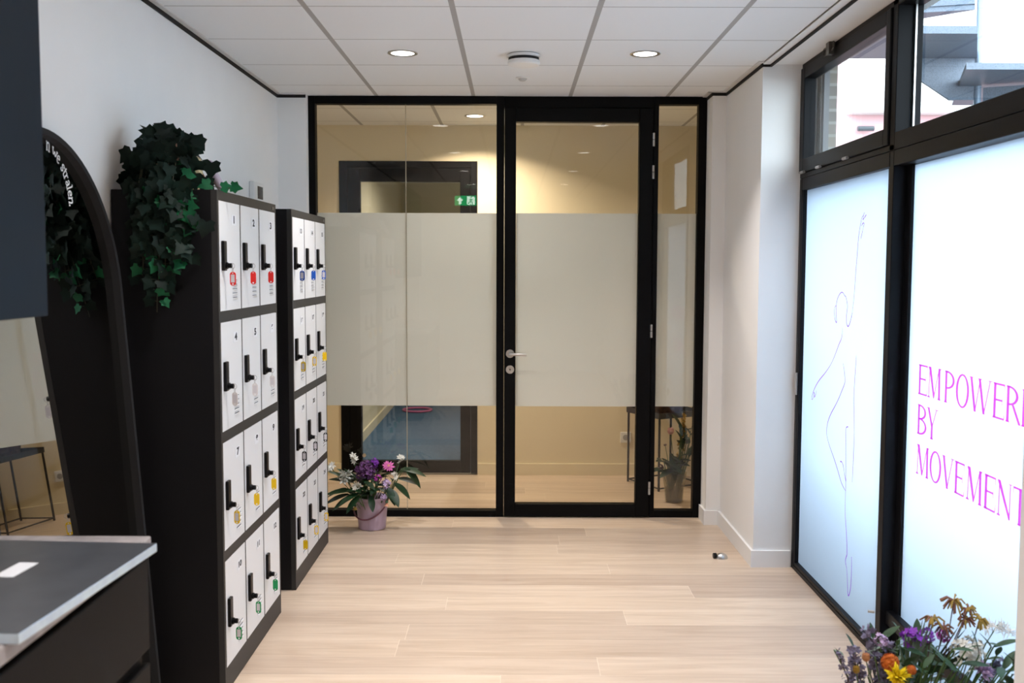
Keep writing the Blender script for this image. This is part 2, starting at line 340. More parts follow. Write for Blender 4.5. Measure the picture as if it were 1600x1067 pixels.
# ------------------------------------------------------------------ glazed partition
FB0, FB1 = .709, 1.927        # frosted band
w1 = thing('window_1', 'fixed two pane glass partition with frosted band left of the door', 'glass partition', (-.69, PY, 0), kind='structure')
X = .69
boxes((-1.279 + X, -1.236 + X, 0, .07, 0, 2.645), (-.110 + X, -.062 + X, 0, .07, 0, 2.645), (-1.236 + X, -.11 + X, 0, .07, 2.597, 2.645), (-1.236 + X, -.11 + X, 0, .07, 0, .042)).obj('frame', M['frame'], w1, bevel=.003)
for a, b in ((-1.236, -.679), (-.675, -.110)):
    B(a + X, b + X, .030, .038, .042, 2.597).obj('pane', M['glass'], w1)
    B(a + X + .001, b + X - .001, .0388, .0396, FB0, FB1).obj('frosted_film', M['film'], w1)
B(-.679 + X, -.675 + X, .029, .039, .042, 2.597).obj('joint', M['joint'], w1)
d1 = thing('door_1', 'black framed glass door with lever handle and frosted band', 'door', (.4, PY, 0), kind='structure')
X = -.4
boxes((-.062 + X, .897 + X, .005, .07, 2.575, 2.645), (.866 + X, .897 + X, 0, .07, 0, 2.645)).obj('casing', M['frame'], d1, bevel=.003)
boxes((-.060 + X, .012 + X, -.012, .055, .006, 2.573), (.776 + X, .863 + X, -.012, .055, .006, 2.573), (.012 + X, .776 + X, -.012, .055, 2.487, 2.573), (.012 + X, .776 + X, -.012, .055, .006, .087)).obj('leaf_frame', M['frame'], d1, bevel=.004)
B(.012 + X, .776 + X, .018, .026, .087, 2.487).obj('pane', M['glass'], d1)
B(.013 + X, .775 + X, .0268, .0276, FB0, FB1).obj('frosted_film', M['film'], d1)
h = MB(); h.tube([(-.022 + X, -.012, 1.047), (-.022 + X, -.020, 1.047)], .026, 24); h.tube([(-.022 + X, -.02, 1.047), (-.022 + X, -.060, 1.047), (-.012 + X, -.066, 1.047), (.082 + X, -.066, 1.045)], .0095, 12)
h.obj('lever_handle', M['steel'], d1, smooth=True)
h = MB(); h.tube([(-.022 + X, -.012, .947), (-.022 + X, -.020, .947)], .026, 24); k_ = h.obj('keyhole_plate', M['steel'], d1, smooth=True)
h = MB(); h.tube([(-.022 + X, -.020, .952), (-.022 + X, -.0225, .952)], .009, 16); h.box(-.0265 + X, -.0175 + X, -.0225, -.020, .930, .950); h.obj('lock_cylinder', M['chrome'], k_)
for z in (2.38, 2.181, 1.192, .193):
    h = MB(); h.tube([(.864 + X, -.014, z - .041), (.864 + X, -.014, z - .002)], .0075, 10); h.tube([(.864 + X, -.014, z + .002), (.864 + X, -.014, z + .041)], .0075, 10); h.obj('hinge', M['hinge'], d1)
w2 = thing('window_2', 'narrow glass sidelight with frosted band right of the door', 'glass partition', (1.02, PY, 0), kind='structure')
X = -1.02
boxes((1.143 + X, 1.195 + X, 0, .07, 0, 2.645), (.897 + X, 1.143 + X, 0, .07, 2.597, 2.645), (.897 + X, 1.143 + X, 0, .07, 0, .045)).obj('frame', M['frame'], w2, bevel=.003)
B(.897 + X, 1.143 + X, .030, .038, .045, 2.597).obj('pane', M['glass'], w2)
B(.898 + X, 1.142 + X, .0388, .0396, FB0, FB1).obj('frosted_film', M['film'], w2)
# ------------------------------------------------------------------ corridor and exercise room behind it
DX0, DX1, DZ = -1.315, -.275, 2.38
struct(boxes((-2.4, DX0, FY, FY + .12, 0, 2.7), (DX1, 1.56, FY, FY + .12, 0, 2.7), (DX0, DX1, FY, FY + .12, DZ, 2.7)), 'wall_far', M['cream'], 'cream wall on the far side of the corridor', 'wall')
struct(boxes((-2.52, -2.4, 6.34, FY + .12, 0, 2.7)), 'wall_corridor_left', M['cream'], 'cream wall closing the corridor on the left', 'wall')
struct(boxes((-2.4, WL - .1, 6.36, 6.44, 0, 2.7)), 'wall_corridor_front', M['cream'], 'cream corridor wall behind the left room wall', 'wall')
struct(boxes((1.50, 1.60, 6.46, FY, 0, 2.7)), 'wall_corridor_right', M['cream'], 'cream wall closing the corridor on the right', 'wall')
struct(boxes((-2.4, DX0 - .002, FY - .014, FY, 0, .089), (DX1 + .002, 1.5, FY - .014, FY, 0, .089)), 'baseboard_far', M['cream'], 'cream skirting along the far corridor wall', 'baseboard')
d3 = thing('door_3', 'black framed glass door into the blue carpeted room across the corridor', 'door', (-.795, FY, 0), kind='structure')
X = .795
boxes((DX0 + X, DX0 + .06 + X, -.01, .10, .012, DZ), (DX1 - .05 + X, DX1 + X, -.01, .10, .012, DZ), (DX0 + .06 + X, DX1 - .05 + X, -.01, .10, DZ - .05, DZ)).obj('casing', M['frame'], d3, bevel=.003)
boxes((DX0 + .063 + X, -1.158 + X, -.006, .05, .014, DZ - .053), (-.405 + X, DX1 - .053 + X, -.006, .05, .014, DZ - .053), (-1.158 + X, -.405 + X, -.006, .05, 2.228, DZ - .053), (-1.158 + X, -.405 + X, -.006, .05, .014, .106)).obj('leaf_frame', M['frame'], d3, bevel=.003)
B(-1.158 + X, -.405 + X, .018, .026, .106, 2.228).obj('pane', M['glass_out'], d3)
MB().tube([(-1.14 + X, -.02, .15), (-1.14 + X, .0, .15)], .014, 12).obj('door_stop', M['steel'], d3)
struct(boxes((-1.45, 1.6, FY + .12, 12.6, -.12, 0)), 'floor', M['carpet'], 'blue carpet in the room beyond the far door', 'floor')
struct(boxes((-1.6, -1.38, FY + .12, 12.6, 0, 2.7)), 'wall_gym_left', M['cream'], 'cream left wall of the room beyond', 'wall')
struct(boxes((-1.6, 1.7, 12.6, 12.7, 0, 2.7)), 'wall_gym_back', M['cream'], 'cream end wall of the room beyond', 'wall')
struct(boxes((1.5, 1.7, FY + .12, 12.6, 0, 2.7)), 'wall_gym_right', M['cream'], 'cream right wall of the room beyond', 'wall')
struct(boxes((-1.45, 1.6, FY + .12, 12.6, 2.62, 2.7)), 'ceiling', M['wall'], 'white ceiling of the room beyond', 'ceiling')
struct(boxes((-1.38, -1.365, FY + .12, 12.6, 0, .09)), 'baseboard_gym', M['cream'], 'cream skirting in the room beyond', 'baseboard')
tag(MB().torus((-1.06, 11.1, .014), (0, 0, 1), .155, .012, 40, 8).obj('exercise_ring', M['hoop'], smooth=True), 'pink exercise ring lying on the blue carpet beyond the far door', 'exercise ring')
so = thing('wall_socket', 'white wall socket on the corridor wall beside the table leg', 'socket', (.859, FY, .294))
B(-.041, .041, -.011, 0, -.041, .041).obj('plate', M['white'], so, bevel=.004)
MB().tube([(0, -.0125, 0), (0, -.010, 0)], .022, 20).obj('socket_well', mat('socket_grey', (.35, .34, .33), .5), so)

# ------------------------------------------------------------------ facade window on the right
WX = 1.483
RX = 1.545
# fixed outer frame lives with the windows
w3 = thing('window_3', 'upper left tilting window in black frame above the dancer door', 'window', (WX, 4.7, 2.05), kind='structure')
def L3(y): return y - 4.7
def Z3(z): return z - 2.05
boxes((.0, .10, L3(5.335), L3(5.305), Z3(2.05), Z3(2.634)), (.0, .1, L3(4.0), L3(5.305), Z3(2.052), Z3(2.075)), (0, .1, L3(4.0), L3(5.305), Z3(2.612), Z3(2.634))).obj('frame', M['frame2'], w3, bevel=.002)
boxes((-.008, .06, L3(5.235), L3(5.303), Z3(2.078), Z3(2.610)), (-.008, .06, L3(4.055), L3(4.105), Z3(2.078), Z3(2.610)), (-.008, .06, L3(4.105), L3(5.235), Z3(2.078), Z3(2.146)), (-.008, .06, L3(4.105), L3(5.235), Z3(2.552), Z3(2.610))).obj('sash', M['frame2'], w3, bevel=.004)
B(.022, .030, L3(4.105), L3(5.235), Z3(2.146), Z3(2.552)).obj('pane', M['glass_out'], w3)
for y in (5.22, 4.95, 4.55):
    h = MB(); h.tube([(-.012, L3(y + .03), Z3(2.078)), (-.012, L3(y - .03), Z3(2.078))], .0075, 10); h.obj('hinge', M['hinge'], w3)
h = MB(); h.box(-.035, -.006, L3(4.80), L3(4.755), Z3(2.575), Z3(2.632)); h.torus((-.02, L3(4.86), Z3(2.605)), (1, .3, 0), .018, .002); h.tube([(-.02, L3(4.76), Z3(2.59)), (-.02, L3(4.735), Z3(2.60)), (-.02, L3(4.735), Z3(2.63))], .004)
h.obj('latch', mat('latch_bronze', (.12, .11, .10), .35, .7), w3, bevel=.002)
w4 = thing('window_4', 'upper right fixed window showing the spiral stair outside', 'window', (WX, 3.2, 2.05), kind='structure')
def L4(y): return y - 3.2
boxes((0, .1, L4(4.000), L4(4.052), 0, Z3(2.634)), (0, .1, L4(2.545), L4(2.60), 0, Z3(2.634)), (0, .1, L4(2.6), L4(4.0), Z3(2.606), Z3(2.634)), (0, .1, L4(2.6), L4(4.0), Z3(2.052), Z3(2.12))).obj('frame', M['frame2'], w4, bevel=.003)
B(.055, .063, L4(2.6), L4(4.0), Z3(2.12), Z3(2.606)).obj('pane', M['glass_out'], w4)
B(.0635, .070, L4(3.985), L4(4.0), Z3(2.12), Z3(2.606)).obj('spacer', M['steel'], w4)
d2 = thing('door_2', 'frosted glass door leaf with line drawing of a dancer', 'door', (WX, 4.66, 0), kind='structure')
def LD(y): return y - 4.66
boxes((0, .1, LD(5.262), LD(5.303), .0, 2.05), (0, .1, LD(4.045), LD(5.262), 1.990, 2.05), (0, .1, LD(4.045), LD(5.262), .0, .022), ).obj('frame', M['frame2'], d2, bevel=.003)
boxes((.002, .09, LD(5.245), LD(5.262), .024, 1.99), (.002, .09, LD(4.042), LD(4.060), .024, 1.99), (.002, .09, LD(4.06), LD(5.245), .024, .042)).obj('leaf_frame', M['frame2'], d2, bevel=.003)
B(.026, .034, LD(4.06), LD(5.245), .042, 1.990).obj('pane', M['glass_out'], d2)
B(.0225, .0235, LD(4.061), LD(5.244), .043, 1.989).obj('frosted_film', M['film_out'], d2)
h = MB(); h.tube([(-.006, LD(5.262), .93), (-.006, LD(5.262), 1.045)], .008, 10); h.obj('hinge', M['hinge'], d2)
h = MB(); h.tube([(-.004, LD(4.05), .19), (-.028, LD(4.06), .19)], .006, 10); h.obj('bolt', M['hinge'], d2)
w5 = thing('window_5', 'large frosted window with magenta lettering', 'window', (WX, 3.2, 0), kind='structure')
boxes((0, .1, L4(4.000), L4(4.042), 0, 2.05), (.05, .1, L4(3.945), L4(4.0), 0, 1.99), (0, .1, L4(2.545), L4(2.60), 0, 2.05), (0, .1, L4(2.6), L4(4.0), 1.990, 2.05), (.0, .1, L4(2.6), L4(4.0), 0, .05)).obj('frame', M['frame2'], w5, bevel=.003)
boxes((.022, .055, L4(2.6), L4(3.998), .16, .215)).obj('cross_rail', M['frame2'], w5, bevel=.003)
B(.066, .074, L4(2.6), L4(3.945), .05, 1.990).obj('pane', M['glass_out'], w5)
B(.0625, .0635, L4(2.601), L4(3.944), .051, 1.989).obj('frosted_film', M['film_out'], w5)
# dancer drawing: thin printed ribbons on the film
DANCER = [[(4.382,1.83),(4.388,1.819),(4.399,1.798),(4.388,1.803),(4.373,1.81),(4.356,1.819)],[(4.41,1.773),(4.403,1.782),(4.387,1.786),(4.378,1.782),(4.39,1.763),(4.404,1.738),(4.418,1.717)],[(4.395,1.817),(4.412,1.809),(4.423,1.786),(4.436,1.758),(4.447,1.721),(4.453,1.679),(4.458,1.637),(4.466,1.596),(4.472,1.551),(4.478,1.499),(4.484,1.451),(4.495,1.413),(4.512,1.36),(4.499,1.401),(4.518,1.357),(4.548,1.326),(4.573,1.337),(4.581,1.368),(4.572,1.398),(4.565,1.42),(4.578,1.442),(4.592,1.463),(4.61,1.465),(4.629,1.477),(4.651,1.482),(4.675,1.475),(4.705,1.457),(4.725,1.43),(4.729,1.401),(4.722,1.361),(4.71,1.334),(4.737,1.345),(4.751,1.37),(4.757,1.395),(4.742,1.414),(4.727,1.415)],[(4.631,1.318),(4.629,1.292),(4.639,1.266),(4.671,1.242),(4.7,1.211),(4.744,1.167),(4.79,1.13),(4.87,1.084),(4.96,1.041),(5.021,1.001),(5.061,0.964),(5.081,0.934),(5.066,0.928),(5.045,0.949),(5.044,0.971),(5.029,0.966),(5.037,0.941),(5.007,0.965),(5.001,0.984)],[(4.606,1.157),(4.588,1.127),(4.573,1.089),(4.574,1.069),(4.608,1.036),(4.665,0.978),(4.622,1.021),(4.685,0.962),(4.77,0.899),(4.813,0.851),(4.826,0.807),(4.814,0.783),(4.774,0.748),(4.705,0.704),(4.661,0.672),(4.621,0.639),(4.581,0.605),(4.528,0.586)],[(4.511,0.88),(4.531,0.877),(4.545,0.868),(4.538,0.815),(4.532,0.747),(4.526,0.679),(4.521,0.611),(4.525,0.585),(4.525,0.52),(4.521,0.472),(4.505,0.426),(4.488,0.361),(4.48,0.304),(4.488,0.295),(4.502,0.273),(4.497,0.259),(4.481,0.244),(4.469,0.208),(4.463,0.17),(4.457,0.133),(4.447,0.123),(4.429,0.147),(4.418,0.185),(4.416,0.235),(4.417,0.283),(4.42,0.312)],[(4.611,0.704),(4.586,0.707),(4.567,0.695),(4.549,0.664),(4.525,0.629)],[(4.432,1.21),(4.436,1.157),(4.443,1.108),(4.447,1.05),(4.446,1.081),(4.45,1.023),(4.443,0.966),(4.433,0.891),(4.429,0.834),(4.432,0.766),(4.435,0.707),(4.439,0.643)]]
def ribbon(mb, pts, wd, x, tx=.0006):
    """flat printed line in a plane x = const, pts in (y, z)"""
    n = len(pts); ws = wd if isinstance(wd, list) else [wd] * n
    a = []; b = []
    for i, p in enumerate(pts):
        p0 = pts[max(i - 1, 0)]; p1 = pts[min(i + 1, n - 1)]
        dy, dz = p1[0] - p0[0], p1[1] - p0[1]; l = math.hypot(dy, dz) or 1
        ny, nz = -dz / l, dy / l; h_ = ws[i] / 2
        a.append((x, p[0] + ny * h_, p[1] + nz * h_)); b.append((x, p[0] - ny * h_, p[1] - nz * h_))
    mb.add(a + b, [(i, i + 1, n + i + 1, n + i) for i in range(n - 1)])
def smooth_line(p, it=2):
    for _ in range(it):
        q = [p[0]]
        for i in range(len(p) - 1):
            a, b = p[i], p[i + 1]
            q += [(a[0] * .75 + b[0] * .25, a[1] * .75 + b[1] * .25), (a[0] * .25 + b[0] * .75, a[1] * .25 + b[1] * .75)]
        q.append(p[-1]); p = q
    return p
dm = MB()
for l in DANCER:
    pts = [(LD(y), z) for y, z in smooth_line(l)]
    n = len(pts); ribbon(dm, pts, [.0062 * (.6 + .5 * abs(math.sin(3.1 * i / n * PI))) for i in range(n)], .0218)
dm.obj('dancer_drawing', M['print2'], d2)['label'] = 'thin purple line drawing of a dancer reaching up'
# condensed serif capitals, unit cap height, built from bars, serifs and rings
def glyph(ch, w):
    Q = []; T, t, sf = .145, .055, .035
    def rect(x0, x1, y0, y1): Q.append([(x0, y0), (x1, y0), (x1, y1), (x0, y1)])
    def bar(x0, y0, x1, y1, th): Q.append([(x0 - th / 2, y0), (x0 + th / 2, y0), (x1 + th / 2, y1), (x1 - th / 2, y1)])
    def serif(xc, y, hw=.11):
        if y < .5: Q.append([(xc - hw, 0), (xc + hw, 0), (xc + hw, .02), (xc + T / 2, .05), (xc - T / 2, .05), (xc - hw, .02)])
        else: Q.append([(xc - hw, 1), (xc - hw, .98), (xc - T / 2, .95), (xc + T / 2, .95), (xc + hw, .98), (xc + hw, 1)])
    def stem(x, y0=0, y1=1, s0=True, s1=True):
        bar(x, y0, x, y1, T)
        if s0: serif(x, 0)
        if s1: serif(x, 1)
    def bowl(x0, x1, y0, y1, half, th=T):
        cx_ = x0 if half else (x0 + x1) / 2; rx = (x1 - x0) if half else (x1 - x0) / 2; cy = (y0 + y1) / 2; ry = (y1 - y0) / 2
        a0, a1 = (-PI / 2, PI / 2) if half else (0, 2 * PI); k = 18 if half else 36
        P = []
        for i in range(k + 1):
            a = a0 + (a1 - a0) * i / k; c, s_ = math.cos(a), math.sin(a)
            P.append(((cx_ + rx * c, cy + ry * s_), (cx_ + (rx - th) * c, cy + (ry - t) * s_)))
        for i in range(k): Q.append([P[i][0], P[i + 1][0], P[i + 1][1], P[i][1]])
    s0 = .12
    if ch == 'E':
        stem(s0); rect(s0, w, 1 - t, 1); rect(s0, w - .12, .5, .5 + t); rect(s0, w, 0, t)
        Q.append([(w - .05, 1), (w, 1), (w, .78), (w - .02, .78)]); Q.append([(w - .05, 0), (w, 0), (w + .03, .25), (w + .01, .25)]); Q.append([(w - .15, .4), (w - .12, .4), (w - .12, .64), (w - .15, .64)])
    elif ch == 'M':
        bar(.1, 0, .14, 1, t); serif(.1, 0, .1); bar(w - .13, 0, w - .16, 1, T); serif(w - .13, 0); Q.append([(.02, 1), (.24, 1), (w * .53, .12), (w * .47, 0), (w * .44, 0), (.1, .9)])
        Q.append([(w - .22, 1), (w - .02, 1), (w - .02, .98), (w - .14, .94)]); bar(w * .48, .02, w - .18, 1, t)
    elif ch == 'P': stem(s0); bowl(s0 + .05, w, .44, 1, True); rect(s0, s0 + .06, 1 - t, 1); rect(s0, s0 + .06, .44, .44 + t)
    elif ch == 'O': bowl(0, w, -.015, 1.015, False)
    elif ch == 'W':
        bar(.13, 1, w * .30, 0, T); bar(w * .30, 0, w * .5, 1, t); bar(w * .47, 1, w * .69, 0, T); bar(w * .69, 0, w - .1, 1, t)
        for x in (.12, w * .48, w - .1): Q.append([(x - .12, .975), (x + .13, .975), (x + .13, 1), (x - .12, 1)])
    elif ch == 'R': stem(s0); bowl(s0 + .05, w - .1, .47, 1, True); rect(s0, s0 + .06, 1 - t, 1); rect(s0, s0 + .06, .47, .47 + t); Q.append([(s0 + .2, .5), (s0 + .34, .5), (w + .08, 0), (w - .07, 0)])
    elif ch == 'D': stem(s0); bowl(s0 + .05, w, 0, 1, True); rect(s0, s0 + .06, 1 - t, 1); rect(s0, s0 + .06, 0, t)
    elif ch == 'B': stem(s0); bowl(s0 + .05, w - .06, .5, 1, True); bowl(s0 + .05, w, 0, .5 + t, True); rect(s0, s0 + .06, 1 - t, 1); rect(s0, s0 + .06, 0, t); rect(s0, s0 + .06, .5, .5 + t)
    elif ch == 'Y':
        bar(w / 2, 0, w / 2, .45, T); serif(w / 2, 0); bar(w / 2, .42, .13, 1, T); bar(w / 2 + .02, .42, w - .1, 1, t)
        for x in (.12, w - .1): Q.append([(x - .12, .975), (x + .12, .975), (x + .12, 1), (x - .12, 1)])
    elif ch == 'V':
        bar(.13, 1, w / 2, 0, T); bar(w / 2, 0, w - .1, 1, t)
        for x in (.12, w - .1): Q.append([(x - .12, .975), (x + .12, .975), (x + .12, 1), (x - .12, 1)])
    elif ch == 'N':
        bar(.12, 0, .12, 1, t); serif(.12, 0, .1); bar(w - .12, 0, w - .12, 1, t); Q.append([(.0, 1), (.18, 1), (w - .1, .1), (w - .1, 0), (w - .16, 0)]); Q.append([(w - .22, .975), (w - .02, .975), (w - .02, 1), (w - .22, 1)])
    elif ch == 'T':
        stem(w / 2, s1=False); rect(0, w, 1 - t, 1); Q.append([(0, 1), (.04, 1), (.02, .76), (0, .76)]); Q.append([(w - .04, 1), (w, 1), (w, .76), (w - .02, .76)])
    return Q
TEXT = [(1.1135, [('E', 3.845, .083), ('M', 3.757, .118), ('P', 3.611, .083), ('O', 3.517, .103), ('W', 3.416, .163), ('E', 3.244, .079), ('R', 3.157, .090), ('E', 3.058, .079), ('D', 2.97, .1)]),
        (.9615, [('B', 3.843, .088), ('Y', 3.757, .099)]),
        (.8085, [('M', 3.840, .118), ('O', 3.716, .102), ('V', 3.611, .1), ('E', 3.504, .077), ('M', 3.410, .118), ('E', 3.281, .08), ('N', 3.191, .098), ('T', 3.088, .088)])]
tm = MB(); HC = .1145
for z0, row in TEXT:
    for ch, y0, wd in row:
        for qi, q in enumerate(glyph(ch, wd / HC)):
            n = len(q); tm.add([(.0618 - qi * 4e-6, L4(y0 - HC * a), z0 + HC * b) for a, b in q], [tuple(range(n))])
tm.obj('lettering', M['print'], w5)['label'] = 'magenta serif lettering EMPOWERED BY MOVEMENT'

# ------------------------------------------------------------------ ceiling fittings
def downlight(x, y, label, watts, group, z=CZ, lamp=(1, .93, .90), spread=98):
    t = thing('downlight', label, 'ceiling light', (x, y, z), group)
    MB().lathe([(.073, 0), (.075, -.004), (.070, -.006), (.058, -.004), (.056, 0)], 32, close=False).obj('trim_ring', M['steel'], t, smooth=True)
    MB().lathe([(.057, -.0015), (.057, -.0025)], 32).obj('diffuser', M['lamp_on'], t)
    ld = bpy.data.lights.new('lamp_light', 'AREA'); ld.shape = 'DISK'; ld.size = .10; ld.energy = watts; ld.color = lamp; ld.spread = math.radians(spread)
    lo = bpy.data.objects.new('lamp_light', ld); COL.objects.link(lo); lo.parent = t; lo.location = (0, 0, -.004)
G = 'round recessed ceiling lights'
downlight(-.5535, 5.10, 'round recessed downlight left of the smoke detector', DOWN_W, G)
downlight(.6465, 5.10, 'round recessed downlight right of the smoke detector', DOWN_W, G)
for x, s_ in ((-.5535, 'left'), (.6465, 'right')):
    for y, w_ in ((3.30, 'nearer than the smoke detector'), (1.50, 'above the camera'), (-.30, 'behind the camera')):
        downlight(x, y, 'round recessed downlight in the %s row %s' % (s_, w_), DOWN_W, G)
downlight(-.276, 7.19, 'round recessed downlight in the corridor behind the glass', CORR_W, G, lamp=(1, .88, .74), spread=138)
downlight(-.3, 9.6, 'round recessed downlight in the blue carpeted room', GYM_W, G, z=2.62, spread=165)
sd = thing('smoke_detector', 'round white smoke detector with black slot on the ceiling', 'smoke detector', (.046, 5.13, CZ))
MB().lathe([(.068, 0), (.080, -.004), (.082, -.016), (.074, -.018)], 40).obj('base', M['white'], sd, smooth=True)
MB().lathe([(.076, -.017), (.076, -.031)], 40).obj('slot', M['gap'], sd, smooth=True)
MB().lathe([(.078, -.031), (.080, -.034), (.080, -.048), (.074, -.054), (.001, -.055)], 40).obj('cover', M['white'], sd, smooth=True)
pr = thing('motion_sensor', 'small white dome motion sensor on the ceiling near the partition', 'motion sensor', (.046, 5.745, CZ))
MB().lathe([(.040, 0), (.040, -.004), (.026, -.007)], 32).obj('collar', M['white'], pr, smooth=True)
MB().lathe([(.026, -.006), (.022, -.014), (.013, -.020), (.001, -.022)], 24).obj('lens', mat('frosted_lens', (.5, .49, .47), .4), pr, smooth=True)
ex = thing('exit_sign', 'green lit exit sign hanging under the ceiling behind the camera', 'exit sign', (-.655, -1.0, 2.48))
boxes((-.15, .15, -.03, 0, -.07, .07)).obj('housing', M['white'], ex, bevel=.004)
boxes((-.02, .02, -.025, -.005, .07, .166)).obj('bracket', M['white'], ex)
B(-.145, .145, 0, .004, -.066, .066).obj('panel', M['exit_green'], ex)
e = MB(); f0 = lambda a, b: (a, .0042, b); f1 = lambda a, b: (a, .0062, b)
e.prism([(-.075, .05), (-.12, .0), (-.095, .0), (-.095, -.05), (-.055, -.05), (-.055, .0), (-.03, .0)], f0, f1); e.obj('arrow', M['exit_white'], ex)
e = MB(); e.box(.02, .125, .0042, .0050, -.055, .055); e.obj('pictogram_field', M['exit_white'], ex)
e = MB(); 
for a, b, c_, d_ in ((.075, .025, .07, -.008), (.07, -.008, .095, -.03), (.095, -.03, .09, -.05), (.07, -.008, .05, -.03), (.05, -.03, .03, -.032), (.075, .022, .1, .0), (.075, .022, .05, .008)):
    dx, dz = c_ - a, d_ - b; l = math.hypot(dx, dz); nx, nz = -dz / l * .006, dx / l * .006
    e.prism([(a + nx, b + nz), (c_ + nx, d_ + nz), (c_ - nx, d_ - nz), (a - nx, b - nz)], lambda p, q: (p, .0052, q), lambda p, q: (p, .0066, q))
e.prism([(.082 + .01 * math.cos(i * PI / 5), .042 + .01 * math.sin(i * PI / 5)) for i in range(10)], lambda p, q: (p, .0052, q), lambda p, q: (p, .0066, q))
e.obj('running_figure', M['exit_green'], ex)

# ------------------------------------------------------------------ lockers and key tags
def text_mesh(s, size):
    cu_ = bpy.data.curves.new('number', 'FONT'); cu_.body = s; cu_.size = size; cu_.align_x = 'CENTER'; cu_.align_y = 'CENTER'; cu_.offset = size * .045
    o = bpy.data.objects.new('number', cu_); COL.objects.link(o); dg = bpy.context.evaluated_depsgraph_get()
    me = bpy.data.meshes.new_from_object(o.evaluated_get(dg)); bpy.data.objects.remove(o); bpy.data.curves.remove(cu_)
    return me
TOPS = [1.829, 1.3847, .9403, .496]; DH = .402
handle_me = None
def locker(yc, Wd, first, label):
    FXX = -1.068; dep = FXX - WL - .006
    t = thing('locker_cabinet', label, 'locker', (FXX, yc, 0), 'black lockers with white doors')
    h = Wd / 2; m = MB()
    sw, gap = .021, .0165; dw = (Wd - 2 * sw - 2 * gap) / 3
    m.box(-dep, -.022, -h, h, 0, 1.866)                # body
    m.obj('carcass', M['carcass'], t, bevel=.002)
    m = MB()
    m.box(-.022, 0, -h, -h + sw - .003, 0, 1.866); m.box(-.022, 0, h - sw + .003, h, 0, 1.866)
    zs = [1.866] + [v for tp in TOPS for v in (tp, tp - DH)] + [0]
    for i in range(0, 10, 2): m.box(-.022, 0, -h + sw - .003, h - sw + .003, zs[i + 1] + .0015, zs[i])
    for c in (1, 2):
        y = -h + sw + c * dw + (c - 1) * gap
        for tp in TOPS: m.box(-.022, -.0006, y + .0005, y + gap - .0005, tp - DH - .0015, tp + .0015)
    m.obj('front_frame', M['carcass_front'], t)
    B(0, .002, h - .075, h - .035, 1.840, 1.853).obj('nameplate', M['plate'], t)
    for r in range(4):
        for c in range(3):
            y0 = -h + sw + c * (dw + gap); z1 = TOPS[r]
            dm_ = MB(); dm_.box(-.018, .0005, y0, y0 + dw, z1 - DH, z1)
            s = dw / .272
            for k in range(5):
                z = z1 - .290 - .0165 * k
                dm_.mi = 1; dm_.box(.0005, .0018, y0 + .160 * s, y0 + .218 * s, z - .0010, z + .0012)
                dm_.mi = 0; dm_.add([(.001, y0 + .156 * s, z - .009), (.001, y0 + .222 * s, z - .009), (.001, y0 + .222 * s, z - .002), (.001, y0 + .156 * s, z - .002), (.006, y0 + .162 * s, z - .003), (.006, y0 + .216 * s, z - .003)],
                                    [(0, 1, 5, 4), (4, 5, 2, 3), (0, 4, 3), (1, 2, 5)])
            d = dm_.obj('door', [M['ldoor'], M['slot']], t)
            hd = MB(); hd.box(.001, .013, y0 + .017 * s, y0 + .053 * s, z1 - .254, z1 - .145); hd.obj('handle', M['blackpl'], d, bevel=.003)
            lk = MB(); lk.tube([(.012, y0 + .036 * s, z1 - .2355), (.020, y0 + .036 * s, z1 - .2355)], .0125, 16); lk.obj('lock', M['blackpl'], d, smooth=True)
            B(.001, .0017, y0 + .157 * s, y0 + .216 * s, z1 - .083, z1 - .043).obj('number_label', M['label'], d)
            me = text_mesh(str(first + r * 3 + c), .036 if first == 1 and r < 3 else .029); me.materials.clear(); me.materials.append(M['ink'])
            no = bpy.data.objects.new('number', me); COL.objects.link(no); no.parent = d; no.location = (.0023, y0 + .188 * s, z1 - .063); no.rotation_euler = (PI / 2, 0, PI / 2); no.scale = (1.75, 1.05, 1)
            yield (FXX, yc + y0 + .036 * s, z1 - .2355, first + r * 3 + c, r, c)
